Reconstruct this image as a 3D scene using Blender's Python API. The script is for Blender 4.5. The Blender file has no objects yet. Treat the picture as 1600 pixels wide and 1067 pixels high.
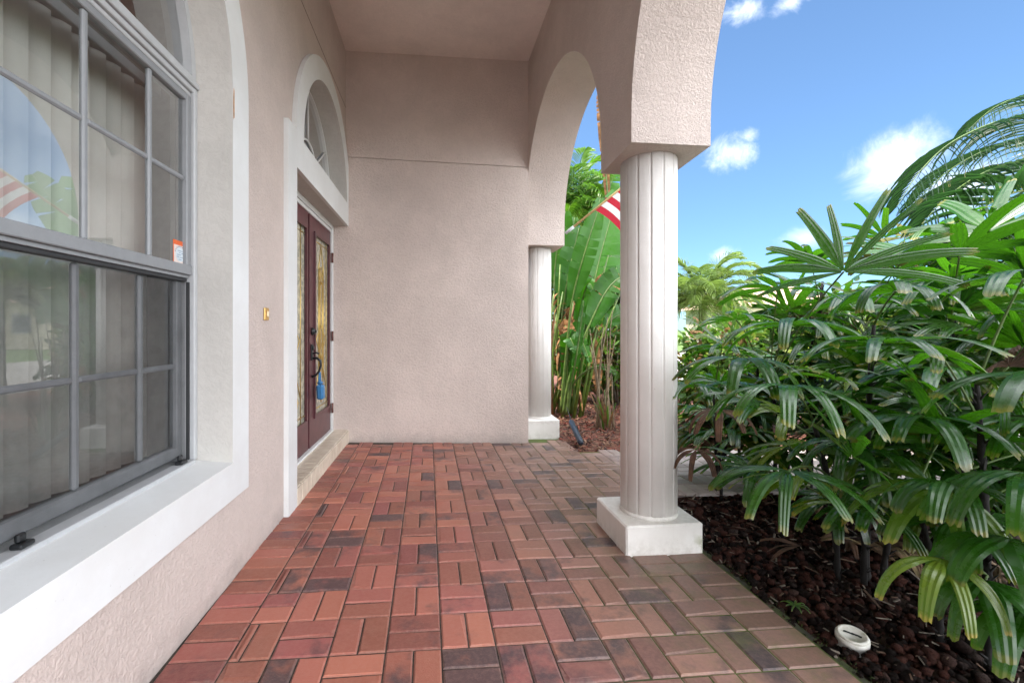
import bpy, math, random
import numpy as np
from mathutils import Vector, Matrix
from mathutils.geometry import tessellate_polygon
R = math.radians
SC = bpy.context.scene
COL = SC.collection

# ------------------------------------------------------------------ camera
CAMH = 1.1732; YAW = .1076
cam = bpy.data.objects.new('camera', bpy.data.cameras.new('camera')); COL.objects.link(cam)
cam.location = (0, 0, CAMH); cam.rotation_euler = (R(90), 0, -YAW)
cam.data.sensor_width = 36; cam.data.lens = 693.5 * 36 / 1600
cam.data.shift_x = (800 - 743.9) / 1600; cam.data.shift_y = -(533.5 - 514.6) / 1600
cam.data.clip_start = .02; cam.data.clip_end = 2000
SC.camera = cam

# ------------------------------------------------------------------ sky, sun, exposure
SUN = Vector((-.46, -.12, 1.0)).normalized()
EXPOSURE = 1.22
SKY = .11
SUN_E = 4.6
CLOUD_FILL = 5.6      # unseen clouds added to fill the porch with light, radiance against blue sky
SC.view_settings.view_transform = 'Standard'; SC.view_settings.look = 'None'
SC.view_settings.exposure = EXPOSURE; SC.view_settings.gamma = 1
SC.view_settings.use_curve_mapping = False
SC.cycles.max_bounces = 10; SC.cycles.diffuse_bounces = 6; SC.cycles.transparent_max_bounces = 16
SC.cycles.glossy_bounces = 4; SC.cycles.use_denoising = True
SC.cycles.sample_clamp_indirect = 6

F, CX, CY = 693.5, 743.9, 514.6
def ray(u, v):
    r = (u - CX) / F; c, s = math.cos(YAW), math.sin(YAW)
    return Vector((r * c + s, -r * s + c, (CY - v) / F))
def at(u, v, d):                       # world point seen at a photo pixel, d metres ahead of the lens
    return ray(u, v) * d + Vector((0, 0, CAMH))
def ground_at(u, v):
    q = ray(u, v); t = -CAMH / (q.z + .0165 * q.x)
    return q * t + Vector((0, 0, CAMH))
def gz(x): return -.0165 * x

w = bpy.data.worlds.new('World'); SC.world = w; w.use_nodes = True
nt = w.node_tree; nt.nodes.clear()
def N(nt, t, **k):
    n = nt.nodes.new(t)
    for a, b in k.items():
        if a == 'ins':
            for i, v in b.items(): n.inputs[i].default_value = v
        else: setattr(n, a, b)
    return n
def math_(nt, op, a, b=None, c=None, clamp=False):
    n = nt.nodes.new('ShaderNodeMath'); n.operation = op; n.use_clamp = clamp
    for i, x in enumerate((a, b, c)):
        if x is None: continue
        if isinstance(x, (int, float)): n.inputs[i].default_value = x
        else: nt.links.new(x, n.inputs[i])
    return n.outputs[0]
def vmath(nt, op, a, b=None):
    n = nt.nodes.new('ShaderNodeVectorMath'); n.operation = op
    for i, x in enumerate((a, b)):
        if x is None: continue
        if isinstance(x, (tuple, Vector)): n.inputs[i].default_value = tuple(x)
        else: nt.links.new(x, n.inputs[i])
    return n
def ramp01(nt, x, lo, hi, smooth=True):
    n = nt.nodes.new('ShaderNodeMapRange'); n.interpolation_type = 'SMOOTHSTEP' if smooth else 'LINEAR'
    nt.links.new(x, n.inputs[0]); n.inputs[1].default_value = lo; n.inputs[2].default_value = hi
    return n.outputs[0]
def mixc(nt, fac, a, b, mode='MIX'):
    n = nt.nodes.new('ShaderNodeMix'); n.data_type = 'RGBA'; n.blend_type = mode
    for s, x in (('Factor', fac), ('A', a), ('B', b)):
        idx = {'Factor': 0, 'A': 6, 'B': 7}[s]
        if isinstance(x, (int, float)): n.inputs[idx].default_value = x
        elif isinstance(x, tuple): n.inputs[idx].default_value = (*x, 1)[:4]
        else: nt.links.new(x, n.inputs[idx])
    return n.outputs[2]
def noise(nt, vec, scale, detail=4, rough=.55, dist=0):
    n = N(nt, 'ShaderNodeTexNoise', ins={'Scale': scale, 'Detail': detail, 'Roughness': rough, 'Distortion': dist})
    if vec is not None: nt.links.new(vec, n.inputs['Vector'])
    return n.outputs['Fac']

sky = N(nt, 'ShaderNodeTexSky', sky_type='NISHITA', sun_disc=False, sun_elevation=math.asin(SUN.z),
        sun_rotation=math.atan2(SUN.x, SUN.y), air_density=1.0, dust_density=.25, ozone_density=2.2)
tc = N(nt, 'ShaderNodeTexCoord'); D = tc.outputs['Generated']
cl = None
def add_cloud(u, v, rad, amp, scale, strength, flat=1.0):
    global cl
    c = ray(u, v).normalized()
    df = vmath(nt, 'SUBTRACT', D, c).outputs[0]
    df = vmath(nt, 'MULTIPLY', df, (1, 1, flat)).outputs[0]
    ln = vmath(nt, 'LENGTH', df).outputs['Value']
    nz = noise(nt, D, scale, 9, .66, .5)
    x = math_(nt, 'ADD', math_(nt, 'SUBTRACT', 1.0, math_(nt, 'DIVIDE', ln, rad)), math_(nt, 'MULTIPLY', math_(nt, 'SUBTRACT', nz, .5), amp))
    m = math_(nt, 'MULTIPLY', ramp01(nt, x, .12, 1.45), strength)
    cl = m if cl is None else math_(nt, 'MAXIMUM', cl, m)
add_cloud(1140, 238, .058, 2.4, 14, .95, 1.3)
add_cloud(1170, 213, .030, 2.4, 14, .6, 1.5)
add_cloud(1396, 258, .082, 1.7, 13, 1.0, 1.25)
add_cloud(1492, 300, .075, 2.2, 11, .85, 1.7)
add_cloud(1165, 12, .05, 2.8, 14, .7, 1.8)
add_cloud(1235, 5, .04, 2.8, 14, .7, 2)
add_cloud(1125, 400, .035, 2.2, 12, .6, 1.5)
add_cloud(1260, 372, .06, 2.2, 11, .45, 2)
hz = N(nt, 'ShaderNodeSeparateXYZ'); nt.links.new(D, hz.inputs[0])
# clear dry air: the band near the horizon stays blue
skyc = mixc(nt, 1.0, sky.outputs[0], mixc(nt, ramp01(nt, hz.outputs[2], -.05, .5), (.46, .66, .90), (.80, .94, 1.02)), 'MULTIPLY')
# fill clouds added beside, behind and above the house, out of view
fill_bank = math_(nt, 'MAXIMUM', ramp01(nt, vmath(nt, 'DOT_PRODUCT', D, (.72, -.69, 0)).outputs['Value'], .22, .55),
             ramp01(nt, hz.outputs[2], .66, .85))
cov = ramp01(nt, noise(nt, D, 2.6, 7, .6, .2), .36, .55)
fill_bank = math_(nt, 'MULTIPLY', fill_bank, cov)
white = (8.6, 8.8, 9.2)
c1 = mixc(nt, cl, skyc, tuple(x * 1.0 for x in white))
c2 = mixc(nt, fill_bank, c1, tuple(x * CLOUD_FILL / 1.8 for x in white))
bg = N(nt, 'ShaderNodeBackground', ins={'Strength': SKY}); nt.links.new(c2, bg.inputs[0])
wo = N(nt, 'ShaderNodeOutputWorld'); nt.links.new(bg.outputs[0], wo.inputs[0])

sun = bpy.data.objects.new('sun', bpy.data.lights.new('sun', 'SUN')); COL.objects.link(sun)
sun.data.energy = SUN_E; sun.data.angle = R(.5); sun.data.color = (1, .94, .85)
sun.location = (-6, -5, 12)
sun.rotation_euler = (-SUN).to_track_quat('-Z', 'Y').to_euler()

# ------------------------------------------------------------------ helpers
def link(o): COL.objects.link(o); return o
def tag(o, label=None, cat=None, group=None, kind=None):
    if label: o['label'] = label
    if cat: o['category'] = cat
    if group: o['group'] = group
    if kind: o['kind'] = kind
    return o
def thing(name, label, cat, loc=(0, 0, 0), group=None):
    o = link(bpy.data.objects.new(name, None)); o.location = loc; o.empty_display_size = .1
    return tag(o, label, cat, group)
class MB:
    def __init__(s): s.v = []; s.f = []; s.m = []; s.sm = []; s.c = []
    def add(s, vs, fs, mi=0, smooth=False, col=None):
        b = len(s.v); s.v += [tuple(p) for p in vs]
        s.c += (col if isinstance(col, list) else [col or (0, 0, 0)] * len(vs))
        for f in fs: s.f.append([i + b for i in f]); s.m.append(mi); s.sm.append(smooth)
    def box(s, lo, hi, mi=0, fn=None, bev=0, col=None):
        x0, y0, z0 = lo; x1, y1, z1 = hi
        if bev <= 0:
            vs = [(x0,y0,z0),(x1,y0,z0),(x1,y1,z0),(x0,y1,z0),(x0,y0,z1),(x1,y0,z1),(x1,y1,z1),(x0,y1,z1)]
            fs = [(3,2,1,0),(4,5,6,7),(0,1,5,4),(1,2,6,5),(2,3,7,6),(3,0,4,7)]
        else:
            b = min(bev, (x1-x0)/2.2, (y1-y0)/2.2, (z1-z0)/2.2); vs = []; fs = []; ix = {}
            for cx in (0, 1):
                for cy in (0, 1):
                    for cz in (0, 1):
                        P = ((x0, x1)[cx], (y0, y1)[cy], (z0, z1)[cz]); sg = (1-2*cx, 1-2*cy, 1-2*cz)
                        for ax in range(3):
                            q = [P[k] + (0 if k == ax else sg[k]*b) for k in range(3)]
                            ix[cx, cy, cz, ax] = len(vs); vs.append(tuple(q))
            def fc(l):
                fs.append(tuple(l))
            for ax in range(3):
                o = [k for k in range(3) if k != ax]
                for sd in (0, 1):
                    l = []
                    for a, c in ((0,0),(1,0),(1,1),(0,1)):
                        k = [0]*3; k[ax] = sd; k[o[0]] = a; k[o[1]] = c; l.append(ix[(*k, ax)])
                    if (sd == 0) != (ax == 1): l = l[::-1]
                    fc(l)
                for a in (0, 1):
                    for c in (0, 1):
                        k0 = [0]*3; k1 = [0]*3; k0[o[0]] = k1[o[0]] = a; k0[o[1]] = k1[o[1]] = c; k1[ax] = 1
                        l = [ix[(*k0, o[0])], ix[(*k1, o[0])], ix[(*k1, o[1])], ix[(*k0, o[1])]]
                        if (a == c) != (ax == 1): l = l[::-1]
                        fc(l)
            for cx in (0, 1):
                for cy in (0, 1):
                    for cz in (0, 1):
                        l = [ix[cx, cy, cz, 0], ix[cx, cy, cz, 1], ix[cx, cy, cz, 2]]
                        if (cx + cy + cz) % 2 == 0: l = l[::-1]
                        fc(l)
        if fn: vs = [fn(*p) for p in vs]
        s.add(vs, fs, mi, False, col)
    def slab(s, outer, holes, fn, w0, w1, mi=0):
        """plate with holes; fn(a, b, w) -> world; front at w1, back at w0"""
        polys = [outer] + list(holes)
        flat = [p for q in polys for p in q]
        tris = tessellate_polygon([[Vector((a, b, 0)) for a, b in q] for q in polys])
        n = len(flat)
        vs = [fn(a, b, w1) for a, b in flat] + [fn(a, b, w0) for a, b in flat]
        fs = []
        for t in tris:
            a, b, c = (flat[i] for i in t)
            ar = (b[0]-a[0])*(c[1]-a[1]) - (c[0]-a[0])*(b[1]-a[1])
            t = list(t) if ar > 0 else list(t)[::-1]
            fs.append(tuple(t)); fs.append(tuple(i + n for i in t[::-1]))
        k = 0
        for q in polys:
            m = len(q)
            for i in range(m):
                j = (i + 1) % m; fs.append((k+i, k+i+n, k+j+n, k+j))
            k += m
        s.add(vs, fs, mi)
    def tube(s, pts, rad, n=8, mi=0, smooth=True, cap=True, col=None):
        pts = [Vector(p) for p in pts]; m = len(pts)
        if not hasattr(rad, '__len__'): rad = [rad]*m
        vs = []; up = None
        for i, p in enumerate(pts):
            t = (pts[min(i+1, m-1)] - pts[max(i-1, 0)]).normalized()
            if up is None: up = t.orthogonal().normalized()
            up = (up - t*up.dot(t)).normalized(); sd = t.cross(up)
            for k in range(n):
                a = 2*math.pi*k/n; vs.append(p + (up*math.cos(a) + sd*math.sin(a))*rad[i])
        fs = [(i*n+k, i*n+(k+1)%n, (i+1)*n+(k+1)%n, (i+1)*n+k) for i in range(m-1) for k in range(n)]
        if cap: fs += [tuple(range(n))[::-1], tuple(range((m-1)*n, m*n))]
        s.add(vs, fs, mi, smooth, col)
    def lathe(s, c, prof, n=32, mi=0, smooth=True, rf=None):
        vs = []; m = len(prof)
        for r, z in prof:
            for k in range(n):
                a = 2*math.pi*k/n; q = r*(rf(k, n, z) if rf else 1)
                vs.append((c[0]+q*math.cos(a), c[1]+q*math.sin(a), c[2]+z))
        fs = [(i*n+k, i*n+(k+1)%n, (i+1)*n+(k+1)%n, (i+1)*n+k) for i in range(m-1) for k in range(n)]
        fs += [tuple(range(n))[::-1], tuple(range((m-1)*n, m*n))]
        s.add(vs, fs, mi, smooth)
    def build(s, name, mats, parent=None, colors=False):
        me = bpy.data.meshes.new(name); me.from_pydata(s.v, [], s.f)
        if not isinstance(mats, (list, tuple)): mats = [mats]
        for m in mats: me.materials.append(m)
        me.polygons.foreach_set('material_index', s.m); me.polygons.foreach_set('use_smooth', s.sm)
        if colors:
            a = me.color_attributes.new('info', 'FLOAT_COLOR', 'POINT')
            a.data.foreach_set('color', np.array([(*c, 1)[:4] for c in s.c], dtype=np.float32).ravel())
        me.update()
        o = link(bpy.data.objects.new(name, me))
        if parent is not None:
            o.parent = parent
            if parent.parent is None: o.matrix_parent_inverse = Matrix.Translation(-parent.location)
        return o

# ------------------------------------------------------------------ materials
def mat(name):
    m = bpy.data.materials.new(name); m.use_nodes = True
    t = m.node_tree; b = t.nodes['Principled BSDF']
    tcx = t.nodes.new('ShaderNodeTexCoord')
    return m, t, b, tcx.outputs['Object']
def setb(b, color=None, rough=None, metal=None, spec=None):
    if color: b.inputs['Base Color'].default_value = (*color, 1)
    if rough is not None: b.inputs['Roughness'].default_value = rough
    if metal is not None: b.inputs['Metallic'].default_value = metal
    if spec is not None: b.inputs['Specular IOR Level'].default_value = spec
def bump(t, b, h, strength, dist):
    n = N(t, 'ShaderNodeBump', ins={'Strength': strength, 'Distance': dist})
    t.links.new(h, n.inputs['Height']); t.links.new(n.outputs[0], b.inputs['Normal']); return n
def simple(name, color, rough=.5, metal=0, var=.12, scale=14, bmp=0, bscale=60, spec=.5):
    m, t, b, P = mat(name); setb(b, color, rough, metal, spec)
    nz = noise(t, P, scale, 5, .6)
    f = ramp01(t, nz, .3, .7)
    t.links.new(mixc(t, f, tuple(c*(1-var) for c in color), tuple(min(1, c*(1+var*.6)) for c in color)), b.inputs['Base Color'])
    if bmp: bump(t, b, noise(t, P, bscale, 4), bmp, .004)
    return m

def stucco(name, color, strength=.6, scale=1.0, pits=0.0):
    m, t, b, P = mat(name); setb(b, color, .9, spec=.2)
    a = noise(t, P, 38*scale, 5, .62, .8)
    vo = N(t, 'ShaderNodeTexVoronoi', ins={'Scale': 30*scale, 'Randomness': 1})
    wv = vmath(t, 'ADD', P, None)
    nzc = N(t, 'ShaderNodeTexNoise', ins={'Scale': 12*scale, 'Detail': 3})
    t.links.new(P, nzc.inputs['Vector'])
    wp = vmath(t, 'SCALE', nzc.outputs['Color']); wp.inputs['Scale'].default_value = .12
    pv = vmath(t, 'ADD', P, wp.outputs[0]).outputs[0]
    t.links.new(pv, vo.inputs['Vector'])
    lump = ramp01(t, a, .40, .60)
    fine = noise(t, P, 210*scale, 3, .6)
    h = math_(t, 'ADD', math_(t, 'MULTIPLY', lump, .8), math_(t, 'ADD', math_(t, 'MULTIPLY', fine, .45), math_(t, 'MULTIPLY', vo.outputs['Distance'], .35)))
    bump(t, b, h, strength, .009)
    # weathering: broad tone drift, little dark pits
    drift = ramp01(t, noise(t, P, 1.1, 6, .68), .30, .70)
    c = mixc(t, drift, tuple(x*.88 for x in color), tuple(min(1, x*1.06) for x in color))
    c = mixc(t, math_(t, 'MULTIPLY', ramp01(t, a, .62, .36), .16), c, tuple(x*.72 for x in color))
    patch = ramp01(t, noise(t, P, 3.3, 7, .7, .6), .52, .66)
    c = mixc(t, math_(t, 'MULTIPLY', patch, .12), c, tuple(x*.70 for x in color))
    if pits:
        pn = noise(t, P, 70*scale, 2, .5)
        c = mixc(t, math_(t, 'MULTIPLY', ramp01(t, pn, .70, .76), pits), c, (.09, .075, .065))
    sx = N(t, 'ShaderNodeSeparateXYZ'); t.links.new(P, sx.inputs[0])      # splash dirt at the foot, faint runs
    sp = math_(t, 'MULTIPLY', ramp01(t, math_(t, 'ADD', sx.outputs[2], math_(t, 'MULTIPLY', noise(t, P, 9, 5, .7), .22)), .24, .06), .55)
    c = mixc(t, sp, c, tuple(x*.45 for x in color))
    st = N(t, 'ShaderNodeMapping'); st.inputs['Scale'].default_value = (9, 9, .5); t.links.new(P, st.inputs[0])
    c = mixc(t, math_(t, 'MULTIPLY', ramp01(t, noise(t, st.outputs[0], 1.0, 5, .65), .56, .80), .20), c, tuple(x*.62 for x in color))
    t.links.new(c, b.inputs['Base Color'])
    return m
WALLC = (.545, .455, .405)
M = {}
M['stucco'] = stucco('wall stucco', (.59, .50, .455), .5, 1.5, .35)
M['stucco_end'] = stucco('end wall stucco', (.67, .572, .52), .50, 1.3, .1)
M['stucco_arch'] = stucco('arch stucco', (.67, .58, .53), .62, 1.9, .5)
M['ceiling'] = stucco('ceiling plaster', (.83, .735, .685), .10, 1.4)
def trimmat():
    m, t, b, P = mat('white trim paint'); setb(b, (.7, .71, .71), .55)
    d = ramp01(t, noise(t, P, 3.2, 6, .65), .35, .75)
    c = mixc(t, d, (.64, .645, .635), (.70, .715, .715))
    sp = ramp01(t, noise(t, P, 95, 2, .5), .72, .78)
    c = mixc(t, math_(t, 'MULTIPLY', sp, .35), c, (.35, .32, .28))
    t.links.new(c, b.inputs['Base Color']); bump(t, b, noise(t, P, 55, 5, .6), .16, .004); return m
M['trim'] = trimmat()
M['reveal'] = stucco('window reveal paint', (.56, .54, .505), .16, .8, .12)
def colmat():
    m, t, b, P = mat('cream column paint'); setb(b, (.78, .73, .67), .5)
    d = ramp01(t, noise(t, P, 2.5, 6, .65), .3, .75)
    c = mixc(t, d, (.70, .67, .63), (.80, .775, .74))
    sx = N(t, 'ShaderNodeSeparateXYZ'); t.links.new(P, sx.inputs[0])
    # algae at the foot, towards the garden side
    low = ramp01(t, sx.outputs[2], .14, -.02); gx = ramp01(t, sx.outputs[0], 1.38, 1.47)
    al = math_(t, 'MULTIPLY', math_(t, 'MULTIPLY', low, gx), ramp01(t, noise(t, P, 16, 5, .7), .46, .62))
    c = mixc(t, math_(t, 'MULTIPLY', al, .8), c, (.22, .24, .05))
    gr = math_(t, 'MULTIPLY', ramp01(t, sx.outputs[2], .10, -.03), ramp01(t, noise(t, P, 22, 5, .7), .36, .66))
    c = mixc(t, math_(t, 'MULTIPLY', gr, .30), c, (.26, .22, .16))
    ring = math_(t, 'MULTIPLY', ramp01(t, math_(t, 'ABSOLUTE', math_(t, 'SUBTRACT', sx.outputs[2], .150)), .035, .0), ramp01(t, noise(t, P, 30, 5, .7), .40, .62))
    c = mixc(t, math_(t, 'MULTIPLY', ring, .22), c, (.24, .19, .13))
    chip = ramp01(t, noise(t, P, 48, 3, .55), .74, .77)
    c = mixc(t, math_(t, 'MULTIPLY', chip, .5), c, (.33, .29, .24))
    stn = N(t, 'ShaderNodeMapping'); stn.inputs['Scale'].default_value = (14, 14, .6); t.links.new(P, stn.inputs[0])
    c = mixc(t, math_(t, 'MULTIPLY', ramp01(t, noise(t, stn.outputs[0], 1.0, 5, .65), .52, .80), .28), c, (.48, .43, .37))
    t.links.new(c, b.inputs['Base Color']); bump(t, b, noise(t, P, 70, 5, .6), .22, .003); return m
M['column'] = colmat()
M['alu'] = simple('grey painted aluminium', (.235, .245, .255), .42, 0, .06, 22, .05, 120)
M['alu_white'] = simple('white aluminium', (.43, .44, .45), .4, 0, .05, 20)
M['gasket'] = simple('black gasket', (.025, .026, .028), .6)
M['black'] = simple('black metal', (.022, .024, .026), .35, .3)
M['maroon'] = simple('maroon door paint', (.098, .030, .036), .33, 0, .25, 9, .08, 90)
M['maroon_dark'] = simple('dark maroon edge', (.035, .015, .018), .4)
M['brass'] = simple('brass caming', (.62, .43, .13), .3, .7)
M['bell'] = simple('gold doorbell plate', (.66, .42, .14), .35, .6)
M['hinge'] = simple('bronze hinge', (.16, .07, .06), .45, .4)
M['blue'] = simple('blue lockbox vinyl', (.045, .20, .42), .5, 0, .1)
M['dark_room'] = simple('room paint', (.30, .27, .24), .9)
M['blind'] = simple('vertical blind vinyl', (.82, .80, .75), .6, 0, .05, 5)
M['cap'] = None
def capmat():
    m, t, b, P = mat('weathered white plastic'); setb(b, (.66, .63, .57), .5)
    d = ramp01(t, noise(t, P, 30, 5, .7), .42, .7)
    c = mixc(t, d, (.70, .68, .62), (.50, .47, .38))
    t.links.new(c, b.inputs['Base Color']); return m
M['cap'] = capmat()
def glass(name, tint=(1, 1, 1), rough=.0, spec=1.45):
    m, t, b, P = mat(name); t.nodes.remove(b)
    fr = N(t, 'ShaderNodeFresnel', ins={'IOR': spec})
    tr = N(t, 'ShaderNodeBsdfTransparent', ins={'Color': (*tint, 1)})
    gl = N(t, 'ShaderNodeBsdfGlossy', ins={'Roughness': rough})
    fac = math_(t, 'MULTIPLY', fr.outputs[0], 5.0, clamp=True)
    mx = N(t, 'ShaderNodeMixShader'); t.links.new(fac, mx.inputs[0]); t.links.new(tr.outputs[0], mx.inputs[1]); t.links.new(gl.outputs[0], mx.inputs[2])
    t.links.new(mx.outputs[0], t.nodes['Material Output'].inputs[0]); return m
M['glass'] = glass('window glass', (.90, .92, .91))
def screenmat():
    m, t, b, P = mat('insect screen'); setb(b, (.02, .021, .022), .7)
    tr = N(t, 'ShaderNodeBsdfTransparent'); mx = N(t, 'ShaderNodeMixShader')
    sp = ramp01(t, noise(t, P, 210, 2, .5), .70, .76)
    dust = ramp01(t, noise(t, P, 7, 5, .65), .35, .8)
    cc = mixc(t, sp, (.016, .017, .018), (.24, .24, .23))
    t.links.new(cc, b.inputs['Base Color'])
    f = math_(t, 'ADD', .30, math_(t, 'ADD', math_(t, 'MULTIPLY', sp, .3), math_(t, 'MULTIPLY', dust, .16)), clamp=True)
    t.links.new(f, mx.inputs[0]); t.links.new(tr.outputs[0], mx.inputs[1]); t.links.new(b.outputs[0], mx.inputs[2])
    t.links.new(mx.outputs[0], t.nodes['Material Output'].inputs[0]); return m
M['screen'] = screenmat()
def doorglass():
    m, t, b, P = mat('leaded door glass'); setb(b, (.3, .29, .22), .12)
    sx = N(t, 'ShaderNodeSeparateXYZ'); t.links.new(P, sx.inputs[0])
    nz = noise(t, P, 26, 4, .6)
    c = mixc(t, ramp01(t, nz, .35, .65), (.26, .27, .22), (.55, .51, .38))
    t.links.new(c, b.inputs['Base Color']); bump(t, b, noise(t, P, 160, 3), .35, .003); return m
M['doorglass'] = doorglass()
M['amber'] = simple('amber bevelled glass', (.52, .36, .10), .15, 0, .3, 30, .2, 90)
def tile():
    m, t, b, P = mat('beige step tile'); setb(b, (.62, .54, .43), .35)
    c = mixc(t, ramp01(t, noise(t, P, 9, 5, .65), .3, .7), (.54, .46, .36), (.68, .60, .49))
    t.links.new(c, b.inputs['Base Color']); bump(t, b, noise(t, P, 80, 4), .1, .003); return m
M['tile'] = tile(); M['grout'] = simple('tile grout', (.16, .13, .10), .9)

def brickmat():
    m, t, b, P = mat('clay paver'); setb(b, (.3, .1, .07), .62, spec=.4)
    at_ = N(t, 'ShaderNodeAttribute', attribute_name='info')
    sc = N(t, 'ShaderNodeSeparateColor'); t.links.new(at_.outputs['Color'], sc.inputs[0])
    hue, dark, rnd = sc.outputs[0], sc.outputs[1], sc.outputs[2]
    off = N(t, 'ShaderNodeCombineXYZ'); t.links.new(math_(t, 'MULTIPLY', rnd, 37.0), off.inputs[2])
    PP = vmath(t, 'ADD', P, off.outputs[0]).outputs[0]
    base = mixc(t, hue, (.37, .128, .082), (.265, .075, .070))
    sx = N(t, 'ShaderNodeSeparateXYZ'); t.links.new(P, sx.inputs[0])
    # bricks bleached towards grey-mauve out by the garden
    gx = ramp01(t, math_(t, 'ADD', sx.outputs[0], math_(t, 'MULTIPLY', sx.outputs[1], .10)), .10, 1.45)
    base = mixc(t, math_(t, 'MULTIPLY', gx, .80), base, (.170, .128, .102))
    far = ramp01(t, sx.outputs[0], 1.45, 2.1)
    base = mixc(t, math_(t, 'MULTIPLY', far, .85), base, (.40, .37, .36))
    bri = math_(t, 'ADD', .66, math_(t, 'MULTIPLY', math_(t, 'FRACT', math_(t, 'MULTIPLY', rnd, 7.31)), .56))
    base = mixc(t, 1.0, base, bri, 'MULTIPLY')
    fine = noise(t, PP, 60, 6, .7)
    base = mixc(t, math_(t, 'MULTIPLY', ramp01(t, fine, .35, .68), .35), base, mixc(t, .5, base, (.46, .24, .18)))
    lg = noise(t, PP, 8, 5, .6)
    dk = math_(t, 'MULTIPLY', ramp01(t, math_(t, 'ADD', lg, math_(t, 'SUBTRACT', dark, .5)), .46, .76), .85)
    base = mixc(t, dk, base, mixc(t, ramp01(t, fine, .4, .7), (.045, .038, .044), (.10, .070, .070)))
    edg = N(t, 'ShaderNodeAttribute', attribute_name='info'); ea = edg.outputs['Alpha']
    base = mixc(t, math_(t, 'MULTIPLY', ramp01(t, math_(t, 'ADD', ea, math_(t, 'MULTIPLY', math_(t, 'SUBTRACT', fine, .5), .9)), .62, 1.0), .22), base, (.38, .27, .22))
    grime = ramp01(t, noise(t, P, 2.2, 6, .7), .5, .8)
    base = mixc(t, math_(t, 'MULTIPLY', grime, .28), base, (.13, .085, .065))
    grit = ramp01(t, noise(t, P, 340, 2, .5), .73, .79)
    base = mixc(t, math_(t, 'MULTIPLY', grit, .45), base, (.62, .52, .45))
    moss = math_(t, 'MULTIPLY', ramp01(t, sx.outputs[0], .55, 1.4), ramp01(t, noise(t, P, 6, 6, .74), .46, .70))
    moss = math_(t, 'MULTIPLY', moss, ramp01(t, sx.outputs[1], 3.0, 2.3))
    base = mixc(t, math_(t, 'MULTIPLY', moss, .60), base, (.105, .115, .035))
    t.links.new(base, b.inputs['Base Color'])
    t.links.new(mixc(t, ramp01(t, noise(t, P, 3.1, 4, .6), .4, .7), (.36, .36, .36), (.58, .58, .58)), b.inputs['Roughness'])
    bump(t, b, noise(t, P, 190, 5, .65), .38, .003); return m
M['brick'] = brickmat()
def sandmat():
    m, t, b, P = mat('joint sand and moss'); setb(b, (.04, .035, .03), .95)
    sx = N(t, 'ShaderNodeSeparateXYZ'); t.links.new(P, sx.inputs[0])
    g = math_(t, 'MULTIPLY', ramp01(t, sx.outputs[0], .45, 1.15), ramp01(t, noise(t, P, 5, 5, .7), .30, .52))
    c = mixc(t, ramp01(t, noise(t, P, 30, 4, .7), .3, .7), (.018, .014, .012), (.085, .065, .05))
    c = mixc(t, g, c, (.075, .105, .018)); t.links.new(c, b.inputs['Base Color']); return m
M['sand'] = sandmat()
def soilmat():
    m, t, b, P = mat('garden soil'); setb(b, (.05, .032, .024), .95)
    sx = N(t, 'ShaderNodeSeparateXYZ'); t.links.new(P, sx.inputs[0])
    c = mixc(t, ramp01(t, noise(t, P, 18, 6, .7), .3, .7), (.022, .014, .011), (.085, .045, .032))
    red = ramp01(t, sx.outputs[1], 3.9, 4.5)
    c2 = mixc(t, ramp01(t, noise(t, P, 24, 6, .7), .3, .7), (.075, .028, .018), (.22, .085, .052))
    c = mixc(t, red, c, c2)
    lawn = ramp01(t, math_(t, 'ADD', sx.outputs[0], math_(t, 'MULTIPLY', sx.outputs[1], .8)), 14, 15)
    g = mixc(t, ramp01(t, noise(t, P, 3, 6, .7), .3, .7), (.055, .10, .02), (.12, .19, .045))
    c = mixc(t, lawn, c, g)
    t.links.new(c, b.inputs['Base Color']); bump(t, b, noise(t, P, 40, 6, .7), .8, .02); return m
M['soil'] = soilmat()
M['concrete'] = simple('pale concrete', (.36, .34, .31), .85, 0, .15, 2.5, .2, 80)
def edgemat():
    m, t, b, P = mat('mossy concrete edging'); setb(b, (.2, .19, .16), .9)
    c = mixc(t, ramp01(t, noise(t, P, 12, 6, .7), .42, .62), (.045, .038, .03), (.045, .06, .014))
    t.links.new(c, b.inputs['Base Color']); bump(t, b, noise(t, P, 60, 5, .7), .6, .01); return m
M['edging'] = edgemat()

# ------------------------------------------------------------------ front wall frame: y along, z up, w outwards
def L(y, z, wv=0.0): return (-.888 + .022*(y - 2.8) + wv, y, z)
def Lb(wv, y, z): return L(y, z, wv)
def arc(cy, cz, r, a0, a1, n): return [(cy + r*math.cos(R(a0 + (a1-a0)*i/n)), cz + r*math.sin(R(a0 + (a1-a0)*i/n))) for i in range(n+1)]

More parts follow.
